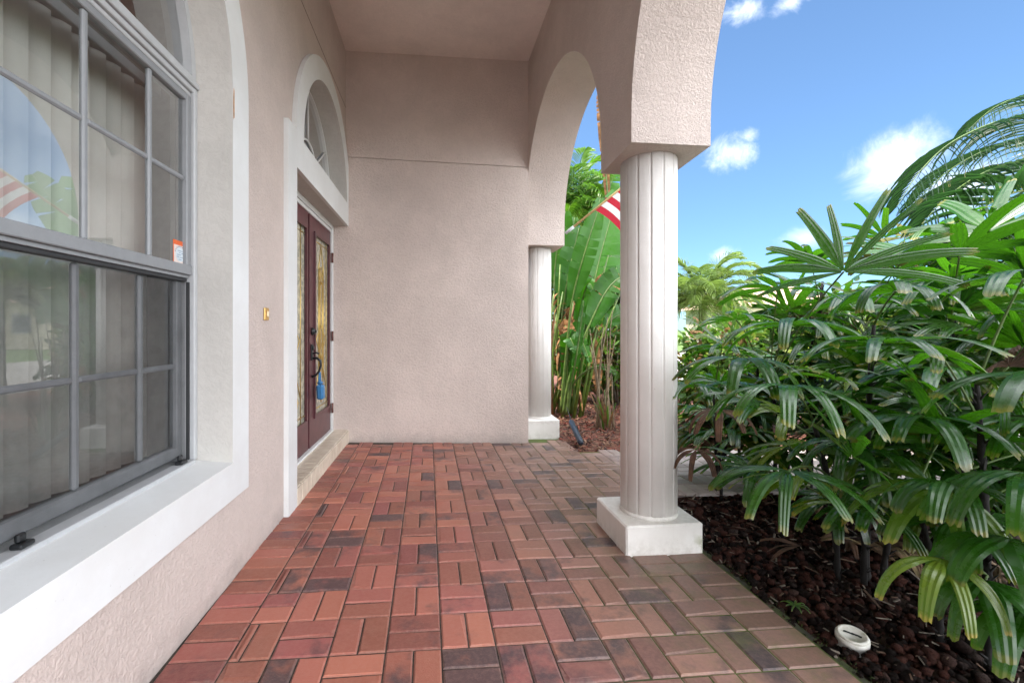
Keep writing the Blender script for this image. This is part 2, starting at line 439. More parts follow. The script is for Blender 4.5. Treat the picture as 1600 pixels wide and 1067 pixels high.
# ================================================================== THE HOUSE
house = thing('house', 'beige stucco house with an arched brick-floored porch, white trimmed window and maroon double doors', 'house', (-.9, 2.8, 0))
WY, WZ, WR = 1.28, 2.25, .825            # window arch
DY, DZ, DR = 3.893, 2.462, .730          # transom arch over the door
win_hole = [(WY-WR, .572), (WY+WR, .572)] + arc(WY, WZ, WR, 0, 180, 40)
tr_hole = [(DY-DR, DZ-.004), (DY+DR, DZ-.004)] + arc(DY, DZ, DR, 1, 179, 40)
b = MB()
b.slab([(-4, -.12), (3.02, -.12), (3.02, 2.238), (4.735, 2.238), (4.735, 4.06), (-4, 4.06)], [win_hole, tr_hole], L, -.13, 0)
b.slab([(-4, -.12), (3.0, -.12), (3.0, 2.26), (4.735, 2.26), (4.735, 4.06), (-4, 4.06)],
       [[(WY-WR-.02, .55), (WY+WR+.02, .55)] + arc(WY, WZ, WR+.02, 0, 180, 40),
        [(DY-DR-.02, DZ-.03), (DY+DR+.02, DZ-.03)] + arc(DY, DZ, DR+.02, 1, 179, 40)], L, -.24, -.1303)
front_wall = b.build('front_wall', M['stucco'], house)
b = MB(); b.box((-4, 3.457, .0002), (4.70, 3.4615, .0030), 0, lambda y, z, wv: L(y, z, wv))
b.build('control_joint', simple('joint bead', (.30, .235, .20), .9), house)

# end wall, two lifts with a joint between
P0, P1 = Vector((-1.06, 4.715, 0)), Vector((1.045, 4.57, 0))
eu = (P1-P0).normalized(); en = Vector((eu.y, -eu.x, 0)); el = (P1-P0).length
def EW(a, z, wv): q = P0 + eu*a + en*wv; return (q.x, q.y, z)
b = MB()
b.slab([(0, -.1), (el, -.1), (el, 2.8665), (0, 2.9575)], [], EW, -.19, .003)
b.slab([(0, 2.9640), (el, 2.8730), (el, 4.05), (0, 4.05)], [], EW, -.19, 0)
b.slab([(0, 2.90), (el, 2.80), (el, 2.92), (0, 3.0)], [], EW, -.22, -.1905)
b.build('end_wall', M['stucco_end'], house)

# ceiling and roof
def cz(x): return 4.045 - (x + .841)*.034
b = MB()
vs = [(-.92, -4, cz(-.92)), (1.05, -4, cz(1.05)), (1.05, 4.75, cz(1.05)), (-.92, 4.75, cz(-.92))]
b.add(vs + [(x, y, z+.05) for x, y, z in vs], [(3, 2, 1, 0), (4, 5, 6, 7), (0, 1, 5, 4), (1, 2, 6, 5), (2, 3, 7, 6), (3, 0, 4, 7)])
b.build('ceiling', M['ceiling'], house)
b = MB()
b.box((-7, -4.1, 4.13), (1.50, 5.19, 4.30))
b.add([(-7, -4.1, 4.301), (1.5, -4.1, 4.301), (1.5, 5.19, 4.301), (-7, 5.19, 4.301), (-3.4, -1, 5.9), (-3.4, 2.2, 5.9)],
      [(0, 1, 4), (1, 2, 5, 4), (2, 3, 5), (3, 0, 4, 5)])
b.build('roof', simple('roof tile', (.30, .17, .12), .85, 0, .25, 6, .5, 12), house)
b = MB(); b.box((-6.9, 4.79, -.1), (-.60, 8.6, 3.2)); b.box((-.6, 4.79, -.1), (.9, 5.10, 4.1)); b.box((-6.9, -4, -.1), (-4.6, 4.7, 4.1))
b.build('rear_wing', M['stucco_end'], house)

# arcade wall with two arches
XI, XO = 1.045, 1.482
AY, AZ, AR = 3.66, 2.275, 1.06
NY, NZ, NR = .84, 2.26, 1.355
poly = [(5.17, 2.088), (5.17, 4.128), (-1.0, 4.128), (-1.0, 2.14), (NY-NR, 2.14)] + arc(NY, NZ, NR, 180, 0, 44) + [(NY+NR, 2.14), (AY-AR, 2.118)] \
       + arc(AY, AZ, AR, 180, 0, 44) + [(AY+AR, 2.088)]
b = MB()
b.slab(poly[::-1], [], lambda y, z, wv: (wv, y, z), XI, XO)
arcade = b.build('arcade_wall', M['stucco_arch'], house)
bv = arcade.modifiers.new('edge', 'BEVEL'); bv.width = .006; bv.segments = 2; bv.limit_method = 'ANGLE'; bv.angle_limit = R(40)

# fluted columns
def flute(k, n, z):
    a = (k / n * 14 + .35) % 1.0
    d = min(a, 1-a)
    return 1 - (.06 if d < .026 else (.03 if d < .055 else 0))
def column(cx, cy, r, z0, z1, bx0, bx1, by0, by1):
    b = MB(); n = 14*18
    plain = lambda k, n, z: 1.0
    b.lathe((cx, cy, 0), [(r*1.03, z0), (r*1.02, z0+.012), (r, z0+.02)], n)
    b.lathe((cx, cy, 0), [(r, z0+.02), (r*.995, (z0+z1)/2), (r*1.005, z1)], n, rf=flute)
    c = b.build('column', M['column'], house)
    f = MB(); f.box((bx0, by0, -.09), (bx1, by1, z0+.001), bev=.009)
    f.build('base', M['column'], c)
    return c
column(1.260, 2.434, .1535, .135, 2.135, 1.036, 1.468, 2.235, 2.655)
column(1.256, 4.953, .136, .178, 2.083, 1.06, 1.44, 4.762, 5.16)

# ------------------------------------------------------------------ front window
trim_w = [(WY-.99, .408), (WY+.99, .408)] + arc(WY, WZ, .99, 0, 180, 48)
hole_w = [(WY-WR+.0, .572), (WY+WR, .572)] + arc(WY, WZ, WR, 0, 180, 48)
def wb(q, y0, y1, z0, z1, w0, w1, bev=.003): q.box((w0, y0, z0), (w1, y1, z1), 0, Lb, bev)
WO = -.131
y0, y1 = WY-WR+.002, WY+WR-.002
q = MB()                                           # outer frame, arch ring and transom bar
wb(q, y0, y0+.028, .60, 2.235, WO-.09, WO+.012); wb(q, y1-.028, y1, .60, 2.235, WO-.09, WO+.012)
wb(q, y0+.028, y1-.028, .574, .603, WO-.09, WO+.02)
wb(q, y0, y1, 2.236, 2.262, WO-.09, WO+.020); wb(q, y0+.028, y1-.028, 2.212, 2.235, WO-.09, WO+.010)
wb(q, y0+.028, y1-.028, 2.193, 2.2115, WO-.09, WO-.002)
q.slab(arc(WY, 2.2625, WR-.003, 0, 180, 40), [arc(WY, 2.2625, WR-.036, 1.5, 178.5, 40)], L, WO-.09, WO+.006)
window = q.build('window', M['alu_white'], house)
b = MB(); b.slab(trim_w, [hole_w], L, .0002, .030); b.build('trim', M['trim'], window)
# reveals: painted lining of the recess, and the sloping sill
b = MB()
for (a0, b0), (a1, b1) in zip(arc(WY, WZ, WR-.001, 0, 180, 40), arc(WY, WZ, WR-.001, 0, 180, 40)[1:]):
    b.add([L(a0, b0, WO), L(a0, b0, .0285), L(a1, b1, .0285), L(a1, b1, WO)], [(0, 1, 2, 3)], 0, True)
for yy in (WY+WR-.001, WY-WR+.001):
    b.add([L(yy, .56, WO), L(yy, .56, .0285), L(yy, WZ, .0285), L(yy, WZ, WO)], [(0, 1, 2, 3)])
b.build('reveal', M['reveal'], window)
b = MB(); b.add([L(y0, .592, WO), L(y1, .592, WO), L(y1, .5735, .0305), L(y0, .5735, .0305), L(y0, .55, .0305), L(y1, .55, .0305)],
                [(3, 2, 1, 0), (4, 5, 2, 3)])
b.build('sill', M['trim'], window)
q = MB()                                           # upper sash
ys = (1.815, 1.503, 1.191, .879, .585)
wb(q, y1-.062, y1-.029, 1.45, 2.192, WO-.05, WO); wb(q, y0+.029, y0+.062, 1.45, 2.192, WO-.05, WO)
wb(q, y0+.029, y1-.029, 2.165, 2.1925, WO-.05, WO-.004)
for yy in ys: wb(q, yy-.0105, yy+.0105, 1.452, 2.166, WO-.026, WO-.010, .005)
for a, c in zip((y0+.061,) + ys[::-1], ys[::-1] + (y1-.061,)):
    wb(q, a+(.0106 if a in ys else 0), c-(.0106 if c in ys else 0), 1.815, 1.835, WO-.025, WO-.011, .005)
q.build('upper_sash', M['alu'], window)
q = MB()                                           # meeting rail, stepped
wb(q, y0+.029, y1-.029, 1.41, 1.4515, WO-.06, WO+.004); wb(q, y0+.029, y1-.029, 1.396, 1.4095, WO-.06, WO-.010, .001)
q.build('meeting_rail', M['alu'], window)
q = MB(); wb(q, y0+.0295, y1-.0295, 1.382, 1.3955, WO-.05, WO-.018, .001)
wb(q, y0+.029, y0+.0345, .604, 1.38, WO-.02, WO-.006, .001); wb(q, y1-.0345, y1-.029, .604, 1.38, WO-.02, WO-.006, .001)
q.build('gasket', M['gasket'], window)
WL = WO-.034
ysl = (1.810, 1.508, 1.200, .89, .59)
q = MB()                                           # lower sash, set back behind the screen
wb(q, y1-.075, y1-.040, .605, 1.381, WL-.03, WL); wb(q, y0+.040, y0+.075, .605, 1.381, WL-.03, WL)
wb(q, y0+.075, y1-.075, .622, .672, WL-.03, WL+.006, .008)
for yy in ysl: wb(q, yy-.0115, yy+.0115, .673, 1.381, WL-.024, WL-.005, .006)
for a, c in zip((y0+.076,) + ysl[::-1], ysl[::-1] + (y1-.076,)):
    wb(q, a+(.0116 if a in ysl else 0), c-(.0116 if c in ysl else 0), 1.004, 1.025, WL-.023, WL-.006, .006)
q.build('lower_sash', M['alu'], window)
def pane(poly2, wv, m, par, name='pane'):
    b = MB()
    if m is M['glass']: b.add([L(a, c, wv) for a, c in poly2], [tuple(range(len(poly2)))])   # one sheet
    else: b.slab(poly2, [], L, wv-.002, wv+.002)
    return b.build(name, m, par)
rect = lambda a, c, d, e: [(a, d), (c, d), (c, e), (a, e)]
pane(rect(y0+.05, y1-.05, 1.44, 2.18), WO-.019, M['glass'], window)
pane(rect(y0+.06, y1-.06, .64, 1.395), WL-.016, M['glass'], window)
pane(arc(WY, 2.262, WR-.03, 0, 180, 40), WO-.03, M['glass'], window)
b = MB(); p_ = rect(y0+.034, y1-.034, .606, 1.381); b.add([L(a, c, WO-.024) for a, c in p_], [(0, 1, 2, 3)])
b.build('insect_screen', M['screen'], window)
for yy in (1.283, 2.004):
    b = MB(); wb(b, yy-.022, yy+.022, .604, .618, WO-.02, WO+.012, .004); wb(b, yy-.013, yy+.013, .6182, .640, WO-.016, WO-.002, .004)
    b.build('sash_tab', M['black'], window)
# sticker, orange header over a printed pale badge with lines of print
b = MB()
def sq(a, c, d, e, wv, mi): b.add([L(a, d, wv), L(c, d, wv), L(c, e, wv), L(a, e, wv)], [(0, 1, 2, 3)], mi)
S0 = WO-.0184
sq(1.972, 2.070, 1.452, 1.550, S0, 0); sq(1.977, 2.065, 1.456, 1.530, S0+.0006, 1)
b.add([L(2.021 + .034*math.cos(t), 1.492 + .031*math.sin(t), S0+.0012) for t in [k*math.pi/10 for k in range(20)]], [tuple(range(20))], 2)
for k in range(10):
    t = math.pi*(.1 + .8*k/9); yy, zz = 2.021+.037*math.cos(t), 1.493+.033*math.sin(t)
    sq(yy-.003, yy+.003, zz-.002, zz+.002, S0+.0015, 3)
for zz, a, c in ((1.507, 2.002, 2.038), (1.499, 2.012, 2.022), (1.498, 2.028, 2.043), (1.490, 1.997, 2.026), (1.481, 1.995, 2.012), (1.480, 2.016, 2.04), (1.470, 2.010, 2.03)):
    sq(a, c, zz-.0012, zz+.0012, S0+.0018, 3)
b.build('sticker', [simple('sticker orange', (.72, .13, .03), .4), simple('sticker cream', (.80, .66, .60), .4),
                    simple('sticker pale blue', (.62, .70, .74), .4), simple('sticker ink', (.16, .22, .34), .5)], window)
# rust run on the trim edge
b = MB(); b.add([L(WY+WR+.001, 2.12, .0312), L(WY+WR+.011, 2.13, .0312), L(WY+WR+.010, 2.25, .0312), L(WY+WR+.003, 2.262, .0312), L(WY+WR+.0005, 2.2, .0312)], [(0, 1, 2, 3, 4)])
b.build('rust_stain', simple('rust', (.50, .22, .05), .9, 0, .4, 60), window)

# room behind the window
b = MB()
b.slab(rect(-3.4, 2.75, .0, 3.6), [], lambda a, c, wv: L(a, c, wv), -2.6, -2.55)
b.box((-2.55, -3.4, -.0), (-.242, 2.75, .02), 0, Lb); b.box((-2.55, -3.4, 3.6), (-.242, 2.75, 3.62), 0, Lb)
b.box((-2.55, 2.72, .021), (-.242, 2.75, 3.599), 0, Lb); b.box((-2.55, -3.4, .021), (-.242, -3.37, 3.599), 0, Lb)
b.build('room', M['dark_room'], house)
BL = -.40
blind = thing('vertical_blind', 'pale grey vertical slat blind hanging behind the big arched window', 'blind', L(1.2, 2.26, BL))
q = MB(); wb(q, .42, 2.24, 2.265, 2.31, BL-.03, BL+.05); q.build('headrail', M['alu_white'], blind)
random.seed(4)
for k in range(21):
    yy = .46 + k*.0835; a = R(44 + random.uniform(-5, 5)); hw = .047
    b = MB(); vs = []
    top, bot = 2.262, .60
    for zz in (top, bot):
        for j in range(7):
            t = -1 + j/3; bow = .021*(1-t*t)
            vs.append(L(yy + t*hw*math.cos(a) - bow*math.sin(a), zz, BL + t*hw*math.sin(a) + bow*math.cos(a)))
    b.add(vs, [(j, j+1, j+8, j+7) for j in range(6)], 0, True)
    b.build('slat', M['blind'], blind)

# ------------------------------------------------------------------ entrance
DO = -.140                                          # plane of the door leaves
tl = [(2.849, .0), (3.018, .0), (3.018, 2.236), (4.712, 2.236), (4.712, 2.80)]
a1 = math.degrees(math.acos((4.712-DY)/.889))
tl += arc(DY, 2.47, .889, a1, 178.6, 48) + [(2.995, 2.478), (2.849, 2.478)]
hole_t = [(DY-DR, DZ-.004), (DY+DR, DZ-.004)] + arc(DY, DZ, DR, 1, 179, 44)
b = MB(); b.slab(tl, [hole_t], L, .0004, .030); doortrim = b.build('door_trim', M['trim'], house)
b = MB()
for (a0, b0), (a_, b_) in zip(arc(DY, DZ, DR-.001, 0, 180, 40), arc(DY, DZ, DR-.001, 0, 180, 40)[1:]):
    b.add([L(a0, b0, DO-.02), L(a0, b0, .0285), L(a_, b_, .0285), L(a_, b_, DO-.02)], [(0, 1, 2, 3)], 0, True)
b.add([L(DY-DR, DZ-.003, DO-.02), L(DY+DR, DZ-.003, DO-.02), L(DY+DR, DZ-.003, .0285), L(DY-DR, DZ-.003, .0285)], [(0, 1, 2, 3)])
b.add([L(3.019, 0, DO-.05), L(3.019, 2.237, DO-.05), L(3.019, 2.237, .0285), L(3.019, 0, .0285)], [(0, 1, 2, 3)])
b.add([L(3.018, 2.2365, DO-.05), L(4.75, 2.2365, DO-.05), L(4.712, 2.2365, .0285), L(3.018, 2.2365, .0285)], [(0, 1, 2, 3)])
b.build('door_reveal', M['reveal'], house)
# transom window
q = MB()
q.slab(arc(DY, DZ, DR-.004, 0, 180, 40), [arc(DY, DZ+.03, DR-.045, 0, 180, 40)], L, DO-.04, DO+.006)
transom = q.build('transom_window', M['trim'], house)
q = MB()
def bar2(pts, r): q.tube([L(a, c, DO-.008) for a, c in pts], r, 6)
bar2(arc(DY, DZ+.03, .27, 0, 180, 20), .010)
for ang in (35, 90, 145):
    bar2([(DY+.27*math.cos(R(ang)), DZ+.03+.27*math.sin(R(ang))), (DY+.69*math.cos(R(ang)), DZ+.03+.69*math.sin(R(ang)))], .009)
q.build('muntin', M['trim'], transom)
pane(arc(DY, DZ+.01, DR-.02, 0, 180, 40), DO-.020, M['glass'], transom)
# door frame
q = MB()
wb(q, 3.02, 3.062, .14, 2.236, DO-.06, DO+.02); wb(q, 4.648, 4.735, .14, 2.236, DO-.06, DO+.016)
wb(q, 3.0625, 4.6475, 2.192, 2.2355, DO-.06, DO+.02); wb(q, 3.0625, 4.6475, 2.160, 2.1915, DO-.06, DO+.008)
wb(q, 3.0625, 4.6475, .139, .158, DO-.06, DO+.03)
q.build('door_frame', M['trim'], house)
def leaf(y0, y1, gy0, gy1, wv, name='door_leaf'):
    z0, z1 = .160, 2.158; g0, g1 = .41, 2.015
    q = MB(); q.slab(rect(y0, y1, z0, z1), [rect(gy0, gy1, g0, g1)], L, wv-.045, wv)
    d = q.build(name, M['maroon'], house)
    q = MB(); e = .022
    q.slab(rect(gy0-e, gy1+e, g0-e, g1+e), [rect(gy0+.008, gy1-.008, g0+.008, g1-.008)], L, wv+.0003, wv+.014)
    q.build('moulding', M['maroon'], d)
    pane(rect(gy0-.006, gy1+.006, g0-.006, g1+.006), wv-.012, M['doorglass'], d, 'glass_panel')
    q = MB(); r = .0042; wl = wv-.0075; cy = (gy0+gy1)/2
    def ln(pts): q.tube([L(a, c, wl) for a, c in pts], r, 5)
    H = g1-g0
    for dy in (-.085, -.045, .045, .085): ln([(cy+dy, g0+.30), (cy+dy, g1-.28)])
    for s_ in (-1, 1):
        ln([(cy+s_*.19, g0), (cy+s_*.19, g1)])
        ln([(cy, g1-.06), (cy+s_*.085, g1-.28), (cy+s_*.02, g1-.42)])
        ln([(cy+s_*.085, g0+.30), (cy, g0+.08)]); ln([(cy+s_*.19, g0+.2), (cy+s_*.045, g0+.45)])
        ln([(cy, g0+H*.5), (cy+s_*.16, g0+H*.42), (cy, g0+H*.30)])
    for zz in (g0+.05, g1-.05): ln([(gy0, zz), (gy1, zz)])
    ln([(cy + .07*math.cos(t), g1-.33+.07*math.sin(t)) for t in [k*math.pi/8 for k in range(17)]])
    q.build('caming', M['brass'], d)
    q = MB()
    for dy in (-.066, .0, .066):
        q.slab(rect(cy+dy-.016, cy+dy+.016, g0+.32, g1-.40), [], L, wl-.0035, wl-.001)
    for dy, zz in ((-.1, g0+.18), (.1, g0+.18), (0, g0+H*.38), (0, g1-.33)):
        q.slab([(cy+dy-.045, zz), (cy+dy, zz-.06), (cy+dy+.045, zz), (cy+dy, zz+.06)], [], L, wl-.0035, wl-.001)
    q.build('bevelled_glass', M['amber'], d)
    return d
dl = leaf(3.066, 3.872, 3.20, 3.800, DO-.002); dl['label'] = 'maroon door leaf nearer the window, with its glass half hidden by the white trim'
dr = leaf(3.905, 4.644, 4.06, 4.555, DO); dr['label'] = 'maroon door leaf in the corner with black handle set'
q = MB(); wb(q, 3.874, 3.903, .16, 2.158, DO-.05, DO-.030, .002); q.build('astragal', M['maroon_dark'], dl)
q = MB(); q.tube([L(3.977, 1.155, DO), L(3.977, 1.155, DO+.012), L(3.977, 1.155, DO+.020), L(3.977, 1.155, DO+.030)], [.034, .034, .026, .018], 20)
q.box((DO+.03, 3.974, 1.143), (DO+.040, 3.980, 1.167), 0, Lb); q.build('deadbolt', M['black'], dr)
q = MB(); wb(q, 3.935, 3.992, .905, 1.045, DO, DO+.012, .008)
q.tube([L(3.964, 1.012, DO+.012), L(3.964, 1.012, DO+.022)], [.022, .018], 16)
q.tube([L(3.964, .965, DO+.012), L(3.966, .972, DO+.04), L(3.97, .962, DO+.062)], [.008, .007, .009], 8)
q.tube([L(3.962, .925, DO+.012), L(3.962, .925, DO+.05), L(3.964, .90, DO+.075), L(3.966, .86, DO+.078), L(3.966, .81, DO+.064), L(3.964, .775, DO+.035), L(3.964, .765, DO+.004)],
       [.011, .011, .0105, .010, .0095, .009, .012], 10)
q.build('handle', M['black'], dr)
for zz in (1.90, 1.105, .375):
    q = MB(); q.tube([L(4.650, zz-.05, DO+.018), L(4.650, zz+.05, DO+.018)], .011, 10); wb(q, 4.627, 4.645, zz-.048, zz+.048, DO, DO+.004, .001)
    q.build('hinge', M['hinge'], dr)
# doorstep with little tiles
q = MB(); SW = .032
q.box((-.20, 3.022, -.08), (SW-.008, 4.712, .128), 0, Lb); step = q.build('doorstep', M['grout'], house)
q = MB(); n = 16; random.seed(3)
for k in range(n):
    a, c = 3.0235 + k*(1.686/n), 3.0235 + (k+1)*(1.686/n) - .0065
    q.box((-.125, a, .1285), (SW-.0035, c, .1385+random.uniform(0, .0012)), 0, Lb, .003)
    q.box((SW-.0078, a, -.07), (SW+random.uniform(0, .0012), c, .1265), 0, Lb, .003)
q.box((-.1, 3.0172, -.07), (SW-.009, 3.0218, .126), 0, Lb)
q.build('tiles', M['tile'], step)
# doorbell
q = MB(); wb(q, 2.528, 2.590, 1.223, 1.292, .0005, .010, .004); bell = q.build('doorbell', M['bell'], house)
q = MB(); wb(q, 2.548, 2.570, 1.242, 1.273, .0105, .018, .004); q.build('button', simple('bell button', (.75, .62, .40), .4), bell)

# realtor lockbox on the pull
lb_ = thing('lockbox', 'blue lockbox hanging from the black pull handle of the maroon door', 'lockbox', L(3.966, .58, DO+.05))
q = MB()
pts = [(-.024, .70), (-.026, .755), (-.016, .793), (0, .805), (.016, .793), (.026, .755), (.024, .70)]
q.tube([L(4.000+a*.9, c, DO+.060) for a, c in pts], .0065, 8); q.build('shackle', M['blue'], lb_)
q = MB()
def lbx(x, y, z):
    t = (z-.555)/.17
    return L(y + (1-t)*.035, z, x)
q.box((DO+.036, 3.957, .560), (DO+.090, 4.043, .690), 0, lbx, .012); q.box((DO+.042, 3.970, .6905), (DO+.084, 4.030, .722), 0, lbx, .012)
q.build('body', M['blue'], lb_)

# ================================================================== FLOOR
X0, Y0, S = .0491, 1.6408, .2030
random.seed(11)
b = MB(); J = .0055
def clip_ok(x, y):
    if x < 1.475 and y < 3.06: return True
    if x < 1.42 and y < 4.62: return True
    return 3.10 < y < 4.215 and x < 7.5
def brick(xa, xb, ya, yb, border=False):
    mx, my = (xa+xb)/2, (ya+yb)/2
    if not clip_ok(mx, my): return
    xa += J/2; xb -= J/2; ya += J/2; yb -= J/2
    e = .006; dz = random.uniform(-.0012, .0012); tx_, ty_ = random.uniform(-.008, .008), random.uniform(-.008, .008)
    def Z(x, y, h): return gz(x) + h + dz + (x-mx)*tx_ + (y-my)*ty_
    vs = []
    ch = [random.uniform(.002, .012) if random.random() < .16 else 0 for _ in range(4)]
    for ins, h in ((0, -.022), (0, -.0055), (e, 0)):
        for x, y, q in ((xa+ins, ya+ins, ch[0]), (xb-ins, ya+ins, ch[1]), (xb-ins, yb-ins, ch[2]), (xa+ins, yb-ins, ch[3])):
            q = q if ins else 0; vs.append((x + (q if x < mx else -q), y + (q if y < my else -q), Z(x, y, h) - q*.15))
    fs = [(8, 9, 10, 11)] + [(r*4+k, r*4+(k+1) % 4, r*4+4+(k+1) % 4, r*4+4+k) for r in (0, 1) for k in range(4)]
    u = random.random()
    dark = .0 if u < .50 else (.47 if u < .76 else (.58 if u < .92 else .72))
    dark *= 1 if mx < 1.4 else .7
    rnd = random.random(); hue = random.random()**1.4
    if -.05 < mx-X0 < .2 and -.2 < my-Y0 < 0: dark = .80           # the charcoal pair at the front
    elif .4 < mx-X0 < .62 and -.1 < my-Y0 < 0: dark = .68
    elif .2 < mx-X0 < .4 and -.2 < my-Y0 < 0: dark, hue = .6, 1
    elif .4 < mx-X0 < .62 and -.2 < my-Y0 < -.1: dark, hue = .5, 1
    cc = [(hue, dark, rnd, .3)]*4 + [(hue, dark, rnd, 1.)]*4 + [(hue, dark, rnd, .62)]*4
    im = .02                                        # inner ring keeps the face clean, worn arris outside it
    vs += [(x, y, Z(x, y, 0)) for x, y in ((xa+im, ya+im), (xb-im, ya+im), (xb-im, yb-im), (xa+im, yb-im))]
    cc += [(hue, dark, rnd, .25)]*4
    fs = [(12, 13, 14, 15)] + fs[1:] + [(8+k, 8+(k+1) % 4, 12+(k+1) % 4, 12+k) for k in range(4)]
    b.add(vs, fs, 0, False, cc)
for i in range(-3, 37):
    for j in range(-12, 16):
        xa, ya = X0+i*S, Y0+j*S
        if i == 6 and ya < 3.0:                      # soldier border on the garden side
            brick(xa, xa+S, ya, ya+S/2); brick(xa, xa+S, ya+S/2, ya+S)
        elif (i+j) % 2 == 0:
            brick(xa, xa+S/2, ya, ya+S); brick(xa+S/2, xa+S, ya, ya+S)
        else:
            brick(xa, xa+S, ya, ya+S/2); brick(xa, xa+S, ya+S/2, ya+S)
for j in range(-12, 15):                             # cut course and the row against the wall
    xa, xb, ya = X0-3*S-.142, X0-3*S, Y0+j*S
    if j % 2 == 0: brick(xa, xa+.038, ya, ya+S); brick(xa+.038, xb, ya, ya+S)
    else: brick(xa, xb, ya, ya+S/2); brick(xa, xb, ya+S/2, ya+S)
    for k in (0, 1): brick(-.905 if ya > .5 else -1.0, xa, ya+k*S/2+.01, ya+(k+1)*S/2+.01)
tag(b.build('brick_paving', M['brick'], None, True), 'red and charcoal clay brick paving laid in basketweave across the porch', 'paving', kind='structure')
b = MB()
def sheet(xa, xb, ya, yb, h, mi=0):
    b.add([(xa, ya, gz(xa)+h), (xb, ya, gz(xb)+h), (xb, yb, gz(xb)+h), (xa, yb, gz(xa)+h)], [(0, 1, 2, 3)], mi)
sheet(-1.05, 1.475, -.9, 3.10, -.0065); sheet(-1.05, 1.42, 3.10, 4.75, -.0065); sheet(1.42, 7.5, 3.10, 4.215, -.0065)
sheet(-1.05, 1.475, -6, -.9, -.003)
tag(b.build('joint_sand', M['sand']), 'dark mossy sand filling the joints between the pavers', 'sand', kind='structure')
b = MB(); b.box((1.478, -.9, -.25), (1.532, 2.9, -.046), 0, None, .012)
tag(b.build('edging', M['edging']), 'mossy concrete edging strip between brick paving and lava rock', 'edging', kind='structure')
# ground: one sheet to the horizon, dropped a little below the paving
b = MB(); n = 60
gx = [-400, -60, -20, -8, -3, -1, 1.40] + [1.4+.15*k for k in range(1, 40)] + [8, 10, 14, 20, 40, 100, 400]
gy = [-400, -60, -20, -8, -3, -1] + [-.8+.15*k for k in range(1, 66)] + [10, 12, 16, 22, 40, 100, 400]
rs = np.random.RandomState(2)
vs = []
for yy in gy:
    for xx in gx:
        z = gz(min(max(xx, -1), 8)) - .055
        if 1.4 < xx < 8 and -.8 < yy < 9: z += rs.uniform(-.012, .012)
        if yy > 4.3 and xx > 1.3: z += .025
        vs.append((xx, yy, z))
m_ = len(gx)
b.add(vs, [(j*m_+i, j*m_+i+1, (j+1)*m_+i+1, (j+1)*m_+i) for j in range(len(gy)-1) for i in range(m_-1)], 0, True)
tag(b.build('ground', M['soil']), 'garden soil and lawn running out to the horizon', 'ground', kind='structure')
b = MB(); b.add([(6.4, -40, -.11), (14.5, -40, -.11), (14.5, 40, -.11), (6.4, 40, -.11)], [(0, 1, 2, 3)])
tag(b.build('driveway', M['concrete']), 'pale concrete driveway beyond the garden bed', 'driveway', kind='structure')

# ================================================================== PLANTS
def leafmat(name, dark, light, trans, rough=.34, tfac=.35, tip=(.42, .30, .05), dead=(.20, .105, .045), spec=.5):
    m, t, b, P = mat(name); setb(b, dark, rough, spec=spec)
    a = N(t, 'ShaderNodeAttribute', attribute_name='info'); sc = N(t, 'ShaderNodeSeparateColor'); t.links.new(a.outputs['Color'], sc.inputs[0])
    tt, age, rnd = sc.outputs
    nz = noise(t, P, 5, 4, .6)
    g = math_(t, 'ADD', math_(t, 'MULTIPLY', nz, .5), math_(t, 'MULTIPLY', rnd, .55), clamp=True)
    c = mixc(t, g, dark, light)
    ye = ramp01(t, age, .05, .5)
    c = mixc(t, ye, c, (.20, .26, .025))
    tipm = math_(t, 'MULTIPLY', ramp01(t, math_(t, 'ADD', tt, math_(t, 'MULTIPLY', math_(t, 'SUBTRACT', noise(t, P, 40, 3), .5), .12)), .90, .98), math_(t, 'ADD', math_(t, 'MULTIPLY', ye, .8), .35), clamp=True)
    c = mixc(t, tipm, c, tip)
    dd = ramp01(t, age, .6, .9)
    dn = mixc(t, ramp01(t, noise(t, P, 14, 5, .65), .3, .7), tuple(x*.5 for x in dead), tuple(min(1, x*1.45) for x in dead))
    c = mixc(t, dd, c, dn); t.links.new(c, b.inputs['Base Color'])
    t.links.new(mixc(t, dd, mixc(t, ramp01(t, noise(t, P, 22, 5, .65), .35, .7), (rough*.85,)*3, (rough*1.7,)*3), (.8,)*3), b.inputs['Roughness'])
    bump(t, b, noise(t, P, 45, 4, .6), .12, .004)
    tl_ = N(t, 'ShaderNodeBsdfTranslucent'); t.links.new(mixc(t, dd, mixc(t, g, tuple(x*.7 for x in trans), trans), dn), tl_.inputs['Color'])
    mx = N(t, 'ShaderNodeMixShader', ins={0: tfac}); t.links.new(b.outputs[0], mx.inputs[1]); t.links.new(tl_.outputs[0], mx.inputs[2])
    t.links.new(mx.outputs[0], t.nodes['Material Output'].inputs[0]); return m
M['palmleaf'] = leafmat('lady palm leaf', (.009, .040, .006), (.026, .102, .008), (.10, .36, .008), .25, .29, spec=.75, dead=(.10, .045, .022))
M['arch_palm'] = leafmat('bright strap leaf', (.03, .11, .01), (.11, .25, .025), (.17, .40, .02), .36, .36)
M['dead'] = leafmat('dead palm leaf', (.05, .03, .015), (.1, .06, .03), (.1, .06, .03), .7, .15, dead=(.17, .105, .06))
M['frond'] = leafmat('feather palm leaf', (.010, .038, .018), (.030, .085, .026), (.05, .15, .03), .38, .35)
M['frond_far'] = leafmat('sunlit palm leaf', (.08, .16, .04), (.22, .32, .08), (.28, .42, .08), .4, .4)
M['paddle'] = leafmat('paddle leaf', (.010, .062, .004), (.036, .145, .008), (.08, .34, .006), .33, .32, dead=(.27, .13, .05))
M['shrubleaf'] = leafmat('shrub leaf', (.022, .065, .012), (.065, .145, .02), (.15, .32, .03), .4, .4)
